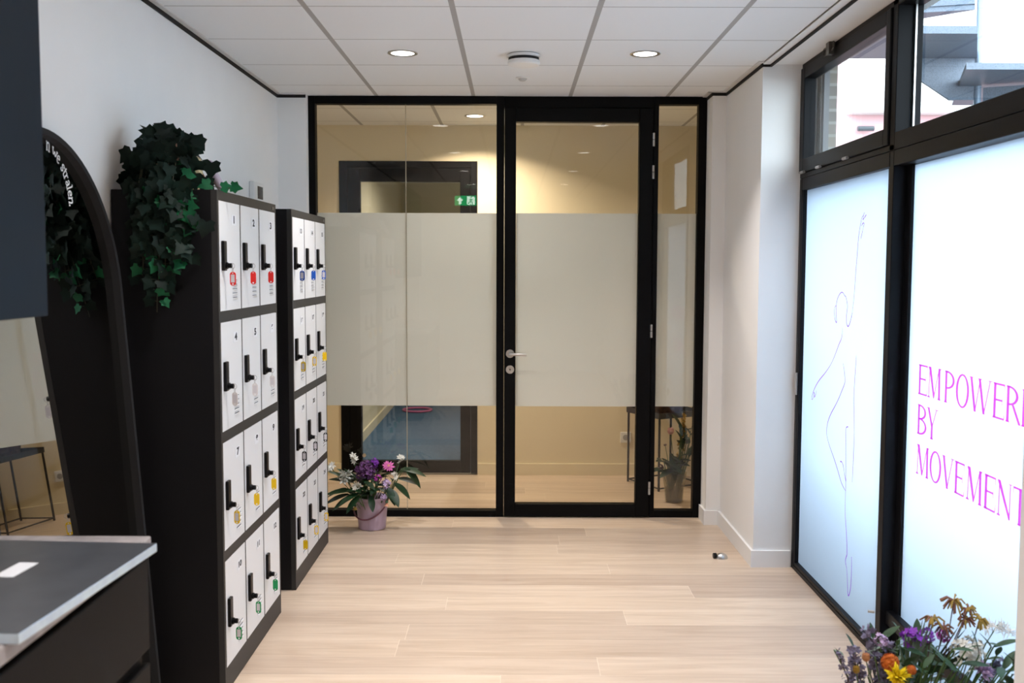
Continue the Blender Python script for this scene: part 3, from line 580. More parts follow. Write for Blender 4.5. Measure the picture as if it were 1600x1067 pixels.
def key_tag(pos, number, colour, front, label, turn):
    x, y, z = pos
    t = thing('key_tag', label, 'key tag', (x + .0185, y, z), 'key tags hanging from the locker locks')
    k = MB(); k.tube([(0.0, 0, 0), (.002, 0, 0), (.014, 0, 0), (.0155, 0, 0)], [.0085, .0095, .0095, .008], 14); k.obj('key_bow', M['blackpl'], t, smooth=True)
    rg = MB(); rg.torus((.0185, 0, -.001), (.35, 1, 0), .0088, .0012, 22, 6); rg.obj('ring', M['hinge'], t, smooth=True)
    lk = MB(); lk.tube([(.0165, 0, -.0085), (.0165, 0, -.024)], .0008, 6); lk.tube([(.0205, 0, -.0085), (.0195, 0, -.024)], .0008, 6); lk.obj('link', M['hinge'], t)
    cx, cz, hw, hh, th = .0185, -.048, .0112, .0255, .0014
    out = []
    for i in range(9): a = PI * i / 8; out.append((hw * math.cos(a), hh - hw * .9 + hw * .9 * math.sin(a)))
    for i in range(9): a = PI + PI * i / 8; out.append((hw * math.cos(a), -hh + hw * .9 + hw * .9 * math.sin(a)))
    ct, st = math.cos(turn), math.sin(turn)
    fy = lambda yy: (lambda a, b: (cx + a * ct - yy * st, a * st + yy * ct, cz + b))
    mb = MB(); mb.prism(out, fy(-th), fy(th)); mb.obj('tag', M['tag_' + colour], t)
    def disc(cc, r, o_): return [(cc[0] + r * math.cos(2 * PI * i / 12), cc[1] + r * math.sin(2 * PI * i / 12)) for i in range(12)]
    for cc, r in (((0, .0205), .0022), ((0, -.0195), .0032)):
        mb = MB(); mb.prism(disc(cc, r, 0), fy(-th - .0002), fy(-th + .0004)); mb.obj('eyelet', M['label'], t)
    if front:
        mb = MB(); mb.prism([(-.0072, -.0135), (.0072, -.0135), (.0072, .0155), (-.0072, .0155)], fy(-th - .0004), fy(-th + .0004)); mb.obj('paper_insert', M['paper'], t)
L1C = [['red'] * 3, ['clear'] * 3, ['yellow'] * 3, ['green'] * 3]
L1F = [[1, 0, 0], [1, 1, 1], [1, 0, 0], [1, 1, 0]]
L2C = [['blue'] * 3, ['yellow'] * 3, ['black'] * 3, ['yellow'] * 3]
L2F = [[1, 0, 1], [1, 1, 0], [1, 1, 1], [0, 1, 1]]
for args, CC, FF in (((4.115, .90, 1, 'large black locker with twelve white doors and ivy on top, nearest the camera'), L1C, L1F), ((5.320, .87, 13, 'black locker with twelve white doors farther back beside the flower bucket'), L2C, L2F)):
    keys = list(locker(*args))
    for (x, y, z, n, r, c) in keys:
        col = CC[r][c]; fr = FF[r][c]
        cn = 'white' if col == 'clear' else col
        key_tag((x, y, z), n, col, fr, '%s key tag %s on the locker door numbered %d' % (cn, 'with paper insert hanging' if fr else 'with plain back hanging', n), R_.uniform(-.25, .15))

# ------------------------------------------------------------------ leaning mirror
LEAN = math.radians(4.15)
mi = thing('arched_mirror', 'tall black rimmed arched mirror leaning on the left wall beside the locker', 'mirror', (-1.273, 3.08, 0), rot=(0, -LEAN, 0))
def arch(rad, zb, n=40):
    p = [(-rad, zb), (rad, zb)]
    for i in range(n + 1):
        a = PI * i / n; p.append((rad * math.cos(a), 1.512 + rad * math.sin(a)))
    return p
MB().prism(arch(.482, .02), lambda y, z: (-.026, y, z), lambda y, z: (-.030, y, z)).obj('mirror_glass', M['mirror'], mi)
fr_ = MB(); o_, i_ = arch(.500, .0), arch(.481, .02); n = len(o_)
for x0, x1 in ((0, -.036),):
    vs_ = [(x0, *p) for p in o_] + [(x0, *p) for p in i_] + [(x1, *p) for p in o_] + [(x1, *p) for p in i_]
    fs = []
    for k in range(n):
        j = (k + 1) % n
        fs += [(k, j, n + j, n + k), (2 * n + k, 3 * n + k, 3 * n + j, 2 * n + j), (k, 2 * n + k, 2 * n + j, j), (n + k, n + j, 3 * n + j, 3 * n + k)]
    fr_.add(vs_, fs)
fr_.obj('rim', M['gap'], mi)
MB().prism(arch(.48, .02), lambda y, z: (-.0305, y, z), lambda y, z: (-.0355, y, z)).obj('backing', M['gap'], mi)
# small serif letters set round an arc
LOW = {'n': (.72, [[(.12, 0), (.12, 1)], [(.12, .75), (.3, .98), (.5, .95), (.58, .75), (.58, 0)], [(0, 0), (.26, 0)], [(.46, 0), (.72, 0)], [(0, 1), (.12, 1)]]),
       'w': (1.05, [[(.1, 1), (.32, .02), (.53, .9), (.75, .02), (.95, 1)], [(0, 1), (.22, 1)], [(.82, 1), (1.05, 1)]]),
       'e': (.66, [[(.1, .52), (.56, .56), (.52, .85), (.33, 1), (.12, .8), (.08, .45), (.2, .08), (.4, 0), (.6, .16)]]),
       's': (.55, [[(.46, .74), (.42, .96), (.22, 1), (.08, .84), (.14, .62), (.4, .42), (.46, .2), (.3, 0), (.1, .04), (.05, .28)]]),
       't': (.48, [[(.2, 1.35), (.2, .18), (.32, .0), (.46, .1)], [(.0, .98), (.44, .98)]]),
       'r': (.56, [[(.14, 0), (.14, 1)], [(.14, .7), (.3, .96), (.48, .92)], [(0, 0), (.3, 0)], [(0, 1), (.14, 1)]]),
       'a': (.64, [[(.1, .8), (.26, 1), (.44, .92), (.48, .7), (.48, .1), (.62, .02)], [(.48, .55), (.18, .46), (.07, .22), (.18, 0), (.36, .06), (.48, .26)]]),
       'l': (.36, [[(.16, 0), (.16, 1.55)], [(0, 0), (.34, 0)], [(0, 1.55), (.16, 1.55)]]),
       '.': (.3, [[(.05, .1), (.23, .1)]]), ' ': (.45, [])}
lm = MB(); XH = .027; RB = .152; cy_, cz_ = .042, 1.806
# angle measured clockwise from straight up; the last letter ends at about 95 degrees
txt = 'n we stralen.'; adv = [LOW[c][0] * XH * 1.12 for c in txt]; tot = sum(adv)
ang = math.radians(97) - tot / RB
for c, a_ in zip(txt, adv):
    for st_ in LOW[c][1]:
        pts = []
        for u, v in st_:
            th = ang + u * XH * 1.12 / RB; rr = RB + v * XH
            pts.append((cy_ + rr * math.sin(th), cz_ + rr * math.cos(th)))
        ribbon(lm, smooth_line(pts, 1) if len(pts) > 2 else pts, .0046 if c != '.' else .008, -.0254)
    ang += a_ / RB
lm.obj('lettering', M['mirror_text'], mi)['label'] = 'small white curved words n we stralen.'

# ------------------------------------------------------------------ kitchen unit bottom left
uc = thing('upper_cabinet', 'dark navy wall cabinet at top left edge', 'cabinet', (-1.28, 1.9, 1.474))
boxes((WL + 1.282, .16, -1.2, .488, 0, .95)).obj('body', M['navy'], uc, bevel=.002)
for y0, y1 in ((-1.2, -.36), (-.356, .49)): B(.162, .18, y0, y1, 0, .95).obj('door', M['navy'], uc, bevel=.0025)
bc = thing('base_cabinet', 'black kitchen base cabinet with drawers under the stone worktop', 'cabinet', (-1.17, 1.6, 0))
boxes((WL + 1.172, .262, -1.2, .815, .08, .898), (WL + 1.172, .22, -1.2, .815, 0, .08)).obj('body', M['basecab'], bc)
for y0, y1 in ((.075, .815), (-.70, .070)):
    B(.264, .283, y0, y1, .66, .885).obj('drawer', M['basecab'], bc, bevel=.004)
    B(.264, .283, y0, y1, .09, .625).obj('drawer', M['basecab'], bc, bevel=.004)
tag(B(WL + .003, -.883, .45, 2.43, .9, .935).obj('worktop', M['stone'], bevel=.004), 'grey stone worktop on the black base cabinet', 'worktop')
sl = thing('steel_sheet', 'dark steel sheet with edges coloured as window reflection lying on the worktop', 'sheet', (-1.13, 2.02, .935), rot=(0, 0, math.radians(-3.6)))
sm_ = MB(); nx, ny = 10, 8
for i in range(2):
    pass
def warp(u, v): return .004 * (u * 2 - 1) ** 2 * 0 
vs_ = []; fs = []
sm_.box(-.292, .292, -.29, .29, .001, .0205)
sl_o = sm_.obj('sheet', [M['slab'], M['slab_edge_glint']], sl, bevel=.0012)
for p in sl_o.data.polygons:
    if abs(p.normal.z) < .5: p.material_index = 1
B(.062, .105, .018, .118, .0205, .0211).obj('sticker', M['label'], sl)

# ------------------------------------------------------------------ thermostat on the left wall, door stop
th_ = thing('wall_thermostat', 'white wall thermostat with dark screen above the black lockers', 'thermostat', (WL, 5.70, 2.00))
B(0, .030, -.100, .115, -.080, .058).obj('housing', M['white'], th_, bevel=.006)
B(.030, .0312, -.030, .086, -.034, .036).obj('screen', M['screen'], th_)
ds = thing('door_stop', 'small chrome floor door stop with black rubber near the right wall', 'door stop', (1.135, 5.46, 0))
s_ = MB(); s_.sphere((.010, 0, .0), .032, 18, 12, (1.1, .9, .95)); s_.v = [(x, y, max(z, 0)) for x, y, z in s_.v]; s_.obj('dome', M['steel'], ds, smooth=True)
MB().tube([(-.020, -.004, .016), (-.036, -.006, .016)], .0150, 14).obj('rubber_pad', M['blackpl'], ds)

# ------------------------------------------------------------------ plants
def frame_from(nrm, up):
    n_ = Vector(nrm).normalized(); u = Vector(up); u = (u - n_ * u.dot(n_)); u = u.normalized() if u.length > 1e-4 else n_.orthogonal().normalized(); r = u.cross(n_)
    return r, u, n_
IVY = [(0, .0), (.24, -.16), (.50, -.06), (.43, .16), (.56, .40), (.28, .56), (0, 1.0)]
def ivy_leaf(mb, p, nrm, up, s, fold=.16):
    r, u, n_ = frame_from(nrm, up); p = Vector(p)
    spine = [(0, 0), (0, .14), (0, .44), (0, 1.0)]
    def P(a, b, c=0): return p + (r * a + u * b + n_ * c) * s
    vs_ = [P(0, 0), P(0, .2), P(0, .5), P(0, 1, -.12)]
    fs = []
    for sg in (1, -1):
        b = len(vs_); vs_ += [P(sg * x, y, fold * abs(x) - .10 * y * y) for x, y in IVY[1:6]]
        q = [b + i for i in range(5)]
        tri = [(0, q[0], q[1]), (0, q[1], q[2]), (0, q[2], 1), (1, q[2], q[3]), (1, q[3], 2), (2, q[3], q[4]), (2, q[4], 3)]
        fs += [t_ if sg > 0 else t_[::-1] for t_ in tri]
    mb.add(vs_, fs)
def blade(mb, p, d, nrm, ln, wd, bend=.3, n=6, tip=1.0):
    """simple lance leaf"""
    d = Vector(d).normalized(); nrm = Vector(nrm); r = d.cross(nrm); r = r.normalized() if r.length > 1e-4 else d.orthogonal().normalized(); n_ = r.cross(d); p = Vector(p); vs_ = []; fs = []
    for i in range(n + 1):
        t = i / n; w_ = wd * math.sin(PI * min(1, .08 + .92 * t)) ** .8 if tip == 1.0 else wd * (1 - t) ** .5
        c = p + d * ln * t - n_ * bend * ln * t * t
        vs_ += [c - r * w_ / 2, c - n_ * w_ * .12, c + r * w_ / 2]
    for i in range(n):
        a = i * 3; fs += [(a, a + 1, a + 4, a + 3), (a + 1, a + 2, a + 5, a + 4)]
    mb.add(vs_, fs)
def floret(mb, c, nrm, r, n=5, cup=.35, wd=.62):
    rr, u, n_ = frame_from(nrm, (0.3, .2, 1) if abs(Vector(nrm).normalized().z) < .95 else (1, 0, 0)); c = Vector(c)
    for i in range(n):
        a = 2 * PI * i / n + R_.uniform(-.2, .2); d = rr * math.cos(a) + u * math.sin(a); s = n_.cross(d); h = wd * r * PI / n
        mb.add([c, c + d * r * .55 + s * h + n_ * cup * r * .4, c + d * r + n_ * cup * r, c + d * r * .55 - s * h + n_ * cup * r * .4], [(0, 1, 2, 3)])
def rnd_dir(up=.0):
    while True:
        v = Vector((R_.uniform(-1, 1), R_.uniform(-1, 1), R_.uniform(-1, 1)))
        if .1 < v.length < 1:
            v.normalize(); v.z += up; return v.normalized()
def cluster(mb, c, rad, n, fr, petals=5, flat=(1, 1, 1), up=.25, cup=.35):
    c = Vector(c)
    for _ in range(n):
        d = rnd_dir(up); p = c + Vector((d.x * flat[0], d.y * flat[1], d.z * flat[2])) * rad * R_.uniform(.65, 1.0)
        floret(mb, p, (d + rnd_dir() * .4), fr * R_.uniform(.7, 1.15), petals, cup)
def curve_pts(a, b, sag=(0, 0, 0), n=8):
    a, b, s = Vector(a), Vector(b), Vector(sag)
    return [a.lerp(b, i / n) + s * math.sin(PI * i / n) for i in range(n + 1)]

# ivy pot on the near locker
LT = 1.866
iv = thing('ivy_plant', 'potted ivy trailing down the side of the near locker', 'plant', (-1.272, 3.80, LT))
pt = MB(); pt.lathe([(.060, 0), (.066, .01), (.084, .15), (.088, .155), (.088, .17), (.078, .17), (.074, .14), (.001, .135)], 32); pt.obj('pot', M['terracotta'], iv, smooth=True)
lf, lf2, vn = MB(), MB(), MB()
def toward_cam(p, j=.5):
    v = Vector((1.285, -3.8, .0)); v.normalize(); return (v + rnd_dir() * j)
# crown over the pot
for i in range(40):
    a = R_.uniform(0, 2 * PI); rr = R_.uniform(.02, .09); z = .12 + R_.uniform(0, .13) * (1 - rr / .2)
    p = Vector((rr * math.cos(a) * 1.0, rr * math.sin(a) * .8 - .02, z))
    vn.tube([(0, 0, .13), p * .6 + Vector((0, 0, .05)), p], .0015, 5)
    ivy_leaf(lf, p, toward_cam(p, .9) + Vector((0, 0, .6)), Vector((math.cos(a), math.sin(a) * .5, R_.uniform(-.5, .7))), R_.uniform(.05, .075))
# mass of leaves in front of pot, falling over the edge
for i in range(62):
    a = R_.uniform(-PI * .95, -.05 * PI); z = R_.uniform(.02, .19); rr = R_.uniform(.115, .165) * (1 if z < .12 else .85)
    ivy_leaf(lf, (rr * math.cos(a) * 1.05, rr * math.sin(a), z), toward_cam(0, .6), (R_.uniform(-.9, .9), 0, -1), R_.uniform(.05, .07))
for i in range(78):
    z = R_.uniform(-.21, .04); x = R_.gauss(.030, .044); y = -.15 - R_.uniform(0, .06)
    ivy_leaf(lf, (x, y, z), toward_cam(0, .6), (R_.uniform(-.9, .9), 0, -1), R_.uniform(.042, .068))
# individual trailing vines (x at edge, length, sway)
for (x0, ln, sw, fresh) in ((-.065, .33, -.02, .3), (-.045, .30, -.03, .2), (-.02, .46, .0, .25), (.005, .31, .035, .25), (.03, .27, .05, .3), (-.06, .24, .01, .05), (.055, .16, .06, .6), (.0, .38, .02, .1)):
    pts = [Vector((x0 * .5, -.03, .14)), Vector((x0, -.11, .12)), Vector((x0, -.165, .02))]
    k = 12
    for i in range(1, k + 1):
        t = i / k; pts.append(Vector((x0 + .02 + sw * t + .010 * math.sin(5 * t + x0 * 40), -.165 - .02 * math.sin(3 * t), .02 - ln * t)))
    vn.tube(pts, .0016, 5)
    for i in range(1, len(pts)):
        for s_ in (1, -1):
            if R_.random() < .26: continue
            p = pts[i] + Vector((s_ * R_.uniform(.010, .026), -R_.uniform(0, .02), R_.uniform(-.012, .012)))
            vn.tube([pts[i], p], .001, 4)
            ivy_leaf(lf2 if R_.random() < fresh * (i / len(pts)) * 1.15 else lf, p, toward_cam(0, .5), (s_ * .7, 0, -1), R_.uniform(.034, .05))
# fresh shoots to the right
for pts in ([(.05, -.06, .12), (.075, -.09, .09), (.085, -.13, .05), (.095, -.15, -.02), (.10, -.155, -.06)], [(.06, -.05, .1), (.11, -.06, .06), (.16, -.06, .02), (.2, -.05, .01), (.235, -.04, .014)]):
    vn.tube(pts, .0016, 5)
    for p in pts[1:]:
        ivy_leaf(lf2, Vector(p) + Vector((0, -.008, .004)), toward_cam(0, .4), (R_.uniform(-1, 1), 0, R_.uniform(-1, .2)), R_.uniform(.04, .052))
ivy_leaf(lf, (.085, -.06, .155), toward_cam(0, .1), (.4, 0, .2), .065)
vn.tube([(.0, -.01, .15), (-.012, -.01, .22)], .0014, 5); ivy_leaf(lf, (-.025, -.01, .222), (0.2, -1, .9), (.9, 0, .1), .075)
vn.obj('vines', M['vine'], iv); lf.obj('leaves', M['ivy'], iv, smooth=True); lf2.obj('young_leaves', M['ivy2'], iv, smooth=True)['label'] = 'small bright green ivy leaves'
tag(MB().lathe([(.02, 0), (.034, .006), (.036, .10), (.030, .125), (.012, .135), (.001, .136)], 24).obj('speckled_jar', M['speck'], loc=(-1.195, 3.80, LT), smooth=True), 'cream speckled jar half hidden behind the ivy leaves', 'jar')
tb = thing('lavender_tube', 'pale lavender tube with round cap leaning beside the ivy', 'tube', (-1.10, 3.87, LT))
dv = Vector((-.055, 0, .105))
MB().tube([(.0, 0, .004), tuple(dv * .93)], .016, 18).obj('body', M['lavender'], tb, smooth=True)
s_ = MB(); s_.sphere(tuple(dv), .021, 16, 10); s_.obj('cap', M['lavender'], tb, smooth=True)
tag(MB().tube([(-1.145, 3.86, LT + .003), (-1.195, 3.86, LT + .092)], .009, 10).obj('wooden_stick', M['brownred'], smooth=True), 'red brown wooden stick leaning beside the lavender tube', 'stick')

# flower builders: every stem in a bucket is its own thing
def stem_thing(name, label, cat, base, group): return thing(name, label, cat, base, group)
def flower(name, label, base, head, kind, group, colour, size, colour2=None, leaves=0, leafmat='leafd', sag=(0, 0, 0), nrm=None, stemmat='stem', sr=.0022):
    base = Vector(base); head = Vector(head); h = head - base
    t = thing(name, label, 'flower', base, group)
    pts = curve_pts((0, 0, 0), h, sag); 
    if kind == 'droop':
        top = h + Vector((0, 0, .055)); pts = curve_pts((0, 0, 0), top, sag, 6) + [top + (h - top) * .4 + Vector((.004, -.006, 0)), h]
    st_ = MB(); st_.tube(pts, sr, 6); st_.obj('stem', M[stemmat], t)
    N_ = Vector(nrm) if nrm else (h.normalized() * .6 + Vector((0, -.8, .3)))
    pm = MB(); st_2 = MB()
    if kind == 'cluster': cluster(pm, h, size, int(26 * max(1, (size / .03) ** 2)), min(size * .42, .013))
    elif kind == 'fizz':
        for k in range(230):
            d = rnd_dir(.25); floret(pm, h + d * size * R_.uniform(.35, 1.0), d + rnd_dir() * .5, size * .16 * R_.uniform(.7, 1.3), 5, .5)
            if k % 4 == 0: st_2.tube([Vector((0, 0, .2)) + h * .2, h + d * size * .8], .0010, 4)
    elif kind == 'lily': 
        for i in range(6):
            c = h + rnd_dir(.2) * size * .6; floret(pm, c, Vector((0, -.7, .4)) + rnd_dir() * .8, size * .75, 6, .45, .5)
    elif kind == 'daisy':
        for lay, (rr, cu_) in enumerate(((1, .15), (.8, .4), (.5, .7))): floret(pm, h + N_.normalized() * .003 * lay, N_, size * rr, 16 - lay * 3, cu_, .8)
    elif kind == 'mum':
        for k in range(70):
            d = (N_.normalized() + rnd_dir() * 1.1).normalized(); blade(pm, h, d, rnd_dir(), size * R_.uniform(.75, 1.05), size * .28, -.25, 3)
    elif kind == 'ball':
        pm.sphere(tuple(h), size * .86, 16, 10)
        for k in range(150): d = rnd_dir(); floret(pm, h + d * size * .86, d, size * .19, 4, .7)
    elif kind == 'spike':
        for k in range(110):
            tt = R_.uniform(.45, 1.05); p = h * tt + Vector(sag) * math.sin(PI * min(tt, 1)) + rnd_dir() * size * (1.15 - tt * .7); floret(pm, p, rnd_dir(.3), size * .36, 5, .4)
    elif kind == 'paw':
        for k in range(18):
            d = (Vector((R_.uniform(-1, 1), R_.uniform(-1, 1), R_.uniform(-.9, .25)))).normalized(); e_ = h + d * size * R_.uniform(.7, 1.1) + Vector((0, 0, -.006))
            pm.mi = 0 if R_.random() < .55 else 1; pm.tube([h, h + d * size * .5 + Vector((0, 0, .006)), e_], [.0016, .0032, .0024], 5)
    elif kind == 'droop':
        for k in range(18):
            a = 2 * PI * k / 18; d = Vector((math.cos(a) * .5, math.sin(a) * .5, -1)).normalized(); blade(pm, h, d, (math.cos(a), math.sin(a), .3), size, size * .22, -.2, 3)
        c2 = MB(); c2.lathe([(.002, .016), (.008, .010), (.010, 0), (.004, -.004)], 10, tuple(h)); c2.obj('calyx', M['leafm'], t, smooth=True)
    elif kind == 'rose':
        for lay in range(6):
            for i in range(6): 
                a = i * PI / 3 + lay * .5; rr = size * (.2 + .16 * lay); d = Vector((math.cos(a), math.sin(a), 0)); c = h + d * rr * .35
                blade(pm, h - Vector((0, 0, size * .4)), (d * (.15 + .16 * lay) + Vector((0, 0, 1))), -d, size * (1.25 - .05 * lay), size * .95, .25 - .09 * lay, 4)
    elif kind == 'fluff':
        for k in range(170):
            tt = R_.uniform(0, 1); p = h + Vector((size * 2.2 * (tt - .5), 0, -size * 1.2 * (tt - .5) ** 2 - .4 * size * tt)); d = rnd_dir(.2); blade(pm, p, d, rnd_dir(), size * R_.uniform(.5, .95), size * .06, .2, 3)
    if st_2.v: st_2.obj('stem', M['drystem'], t)
    cols = [M[colour]] + ([M[colour2]] if colour2 else [])
    pm.obj('bloom', cols, t)
    if kind == 'daisy':
        c2 = MB(); c2.sphere(tuple(h + N_.normalized() * .005), size * .27, 10, 6); c2.obj('flower_centre', M['pcoral'], t, smooth=True)
    if leaves:
        lm_ = MB()
        for k in range(leaves):
            tt = R_.uniform(.35, .92); p = h * tt + Vector(sag) * math.sin(PI * tt); d = (rnd_dir(.1) + h.normalized() * .4); blade(lm_, p, d, (0, 0, 1), R_.uniform(.03, .06), R_.uniform(.010, .018), .3)
        lm_.obj('leaves', M[leafmat], t, smooth=True)
    return t
def sprig(name, label, base, leafs, m, group, stem_to=None, wd=.045, bend=.35, cat='foliage'):
    """leafs: list of (start offset, direction, length)"""
    base = Vector(base); t = thing(name, label, cat, base, group); sm2 = MB(); lm_ = MB()
    for st_, d, ln in leafs:
        st_ = Vector(st_); sm2.tube(curve_pts((0, 0, 0), st_, (0, 0, .01), 5), .0022, 5); blade(lm_, st_, d, (0, -.25, 1), ln, wd * ln / .12, bend, 8)
    sm2.obj('stem', M['stem'], t); lm_.obj('leaves', M[m], t, smooth=True); return t

# ---- mauve bucket with flowers by the partition
BX, BY = -.860, 6.085
bk = thing('flower_bucket', 'mauve plastic bucket of flowers on the floor by the glass partition', 'bucket', (BX, BY, 0))
MB().lathe([(.078, 0), (.083, .004), (.096, .178), (.101, .180), (.101, .196), (.096, .198), (.091, .190), (.080, .02), (.001, .015)], 40).obj('body', M['bucket'], bk, smooth=True)
hp = []
for i in range(21):
    a = PI * i / 20; c, s_ = math.cos(a), math.sin(a); hp.append((-.104 * c, -.035 - .070 * s_, .165 - .085 * s_ + (.035 * -c)))
MB().tube([(-.1, -.002, .165 - .035)] + hp + [(.1, -.002, .165 + .035)], .005, 8).obj('handle', M['handlep'], bk, smooth=True)
G1 = 'flowers standing in the mauve bucket'
b0 = (BX, BY, .03)
def H(px, pz, y=None): return (BX + px, BY + (y if y is not None else 0), pz)
def bs(i): a = i * 2.4; return (BX + .045 * math.cos(a), BY + .045 * math.sin(a), .03)
# (kind, head offset x, z, y, colour, size, label)
for i, (k, px, pz, y, c, sz, lb, lv) in enumerate([
    ('lily', -.245, .375, -.02, 'pwhite', .034, 'white blossom spray touching the locker at far left of mauve bucket', 2),
    ('lily', -.150, .330, -.06, 'pwhite', .042, 'big white blossom spray left of the purple cluster in mauve bucket', 2),
    ('lily', -.115, .425, .02, 'pwhite', .030, 'white blossom spray standing highest at left of mauve bucket', 1),
    ('lily', -.075, .285, -.12, 'pwhite', .032, 'white blossoms hanging over the front rim of mauve bucket', 0),
    ('fizz', -.030, .350, -.03, 'ppurple', .070, 'round dark purple flower cluster in the middle of mauve bucket', 2),
    ('cluster', .010, .400, .0, 'pviolet', .030, 'violet flower head on top of the purple cluster in mauve bucket', 0),
    ('daisy', .105, .385, -.03, 'ppink', .040, 'bright pink daisy facing up in mauve bucket', 1),
    ('cluster', .050, .325, -.09, 'pmagenta', .022, 'small magenta cluster below the pink daisy in mauve bucket', 0),
    ('cluster', .100, .290, -.09, 'plilac', .030, 'pale lilac flower cluster below the pink daisy in mauve bucket', 1),
    ('lily', .150, .335, -.05, 'pwhite', .026, 'cream blossom spray to the right of the lilac cluster in mauve bucket', 1),
    ('lily', .170, .415, .03, 'pwhite', .028, 'white blossom spray standing highest at right of mauve bucket', 1),
    ('cluster', .085, .215, -.12, 'plilac', .020, 'lilac blossom hanging over the right rim of mauve bucket', 0)]):
    flower('cut_flower', lb, bs(i), H(px, pz, y), k, G1, c, sz, leaves=lv, sag=(px * .1, 0, .02))
flower('cut_flower', 'wilted yellow flower drooping in front of mauve bucket', bs(13), H(-.083, .165, -.13), 'droop', G1, 'pochre', .030)
flower('cut_flower', 'wilted coral flower drooping at right rim of mauve bucket', bs(14), H(.105, .185, -.12), 'droop', G1, 'pcoral', .030)
sprig('leaf_branch', 'broad dark leaves spreading left from mauve bucket', bs(15), [((-.09, -.04, .22), (-.9, -.3, .15), .17), ((-.08, -.06, .2), (-1, -.4, -.35), .16), ((-.06, -.07, .21), (-.7, -.7, -.1), .14), ((-.1, 0, .26), (-.9, 0, .35), .15), ((-.07, .03, .26), (-.6, .3, .5), .14), ((-.12, -.05, .20), (-.9, -.3, -.1), .15), ((-.14, .0, .28), (-.7, -.2, .6), .12), ((-.15, .02, .22), (-.9, 0, -.2), .13), ((-.05, -.09, .2), (-.6, -.6, -.5), .13)], 'leafd', G1, bend=.3)
sprig('leaf_branch', 'broad drooping dark leaves at right of mauve bucket', bs(16), [((.10, -.04, .25), (.9, -.3, -.35), .13), ((.14, -.01, .33), (.95, -.1, .1), .15), ((.12, .02, .30), (.8, .1, .5), .12), ((.16, -.02, .34), (.9, -.2, -.5), .15), ((.08, -.07, .22), (.5, -.6, -.4), .12), ((.12, 0, .27), (.9, -.2, .1), .13), ((.06, -.09, .24), (.7, -.5, -.7), .12)], 'leafd', G1, wd=.055, bend=.45)
sprig('leaf_branch', 'dark leaves filling the middle of mauve bucket', bs(17), [((R_.uniform(-.1, .12), R_.uniform(-.10, .05), R_.uniform(.19, .30)), (R_.uniform(-1, 1), R_.uniform(-.9, .2), R_.uniform(-.1, .9)), R_.uniform(.05, .10)) for _ in range(34)] + [((-.02, -.08, .2), (-.2, -.6, .6), .09), ((.03, -.08, .21), (.3, -.7, .4), .09), ((.05, -.1, .19), (.2, -.6, -.5), .10), ((-.04, -.02, .26), (-.3, -.3, .8), .12), ((.05, .0, .26), (.4, -.2, .8), .12), ((-.07, 0, .26), (-.5, -.2, .8), .12), ((0, -.04, .24), (0, -.6, .7), .1), ((.0, .04, .26), (.1, .3, .9), .13), ((.02, -.09, .23), (-.5, -.6, .2), .08), ((-.05, -.09, .22), (.4, -.7, .3), .09)], 'leafd', G1, wd=.05)

# ---- large bouquet at lower right
QX, QY = 1.165, 2.93
bk = thing('bouquet_bucket', 'mauve bucket under the large dried bouquet by the lettered window', 'bucket', (QX, QY, 0))
MB().lathe([(.095, 0), (.10, .004), (.118, .25), (.124, .252), (.124, .27), (.118, .272), (.112, .26), (.098, .02), (.001, .015)], 40).obj('body', M['bucket'], bk, smooth=True)
MB().tube([(-.122 * math.cos(PI * i / 16), -.03 - .1 * math.sin(PI * i / 16), .22 - .09 * math.sin(PI * i / 16)) for i in range(17)], .005, 8).obj('handle', M['handlep'], bk, smooth=True)
G2 = 'stems standing in the bouquet by the window'
def bq(i): a = i * 2.4; return (QX + .055 * math.cos(a), QY + .055 * math.sin(a), .03)
SC = QY / 1582.25
def HQ(px, py, dy=0.0):   # place of a bloom: sideways and height taken once from the photograph's scale at the bucket's depth
    Y = QY + dy; s = Y / 1582.25; return (.9969 * (px - 797) * s - .003 * Y * 0, Y, CAMZ - (py - 417) * s)
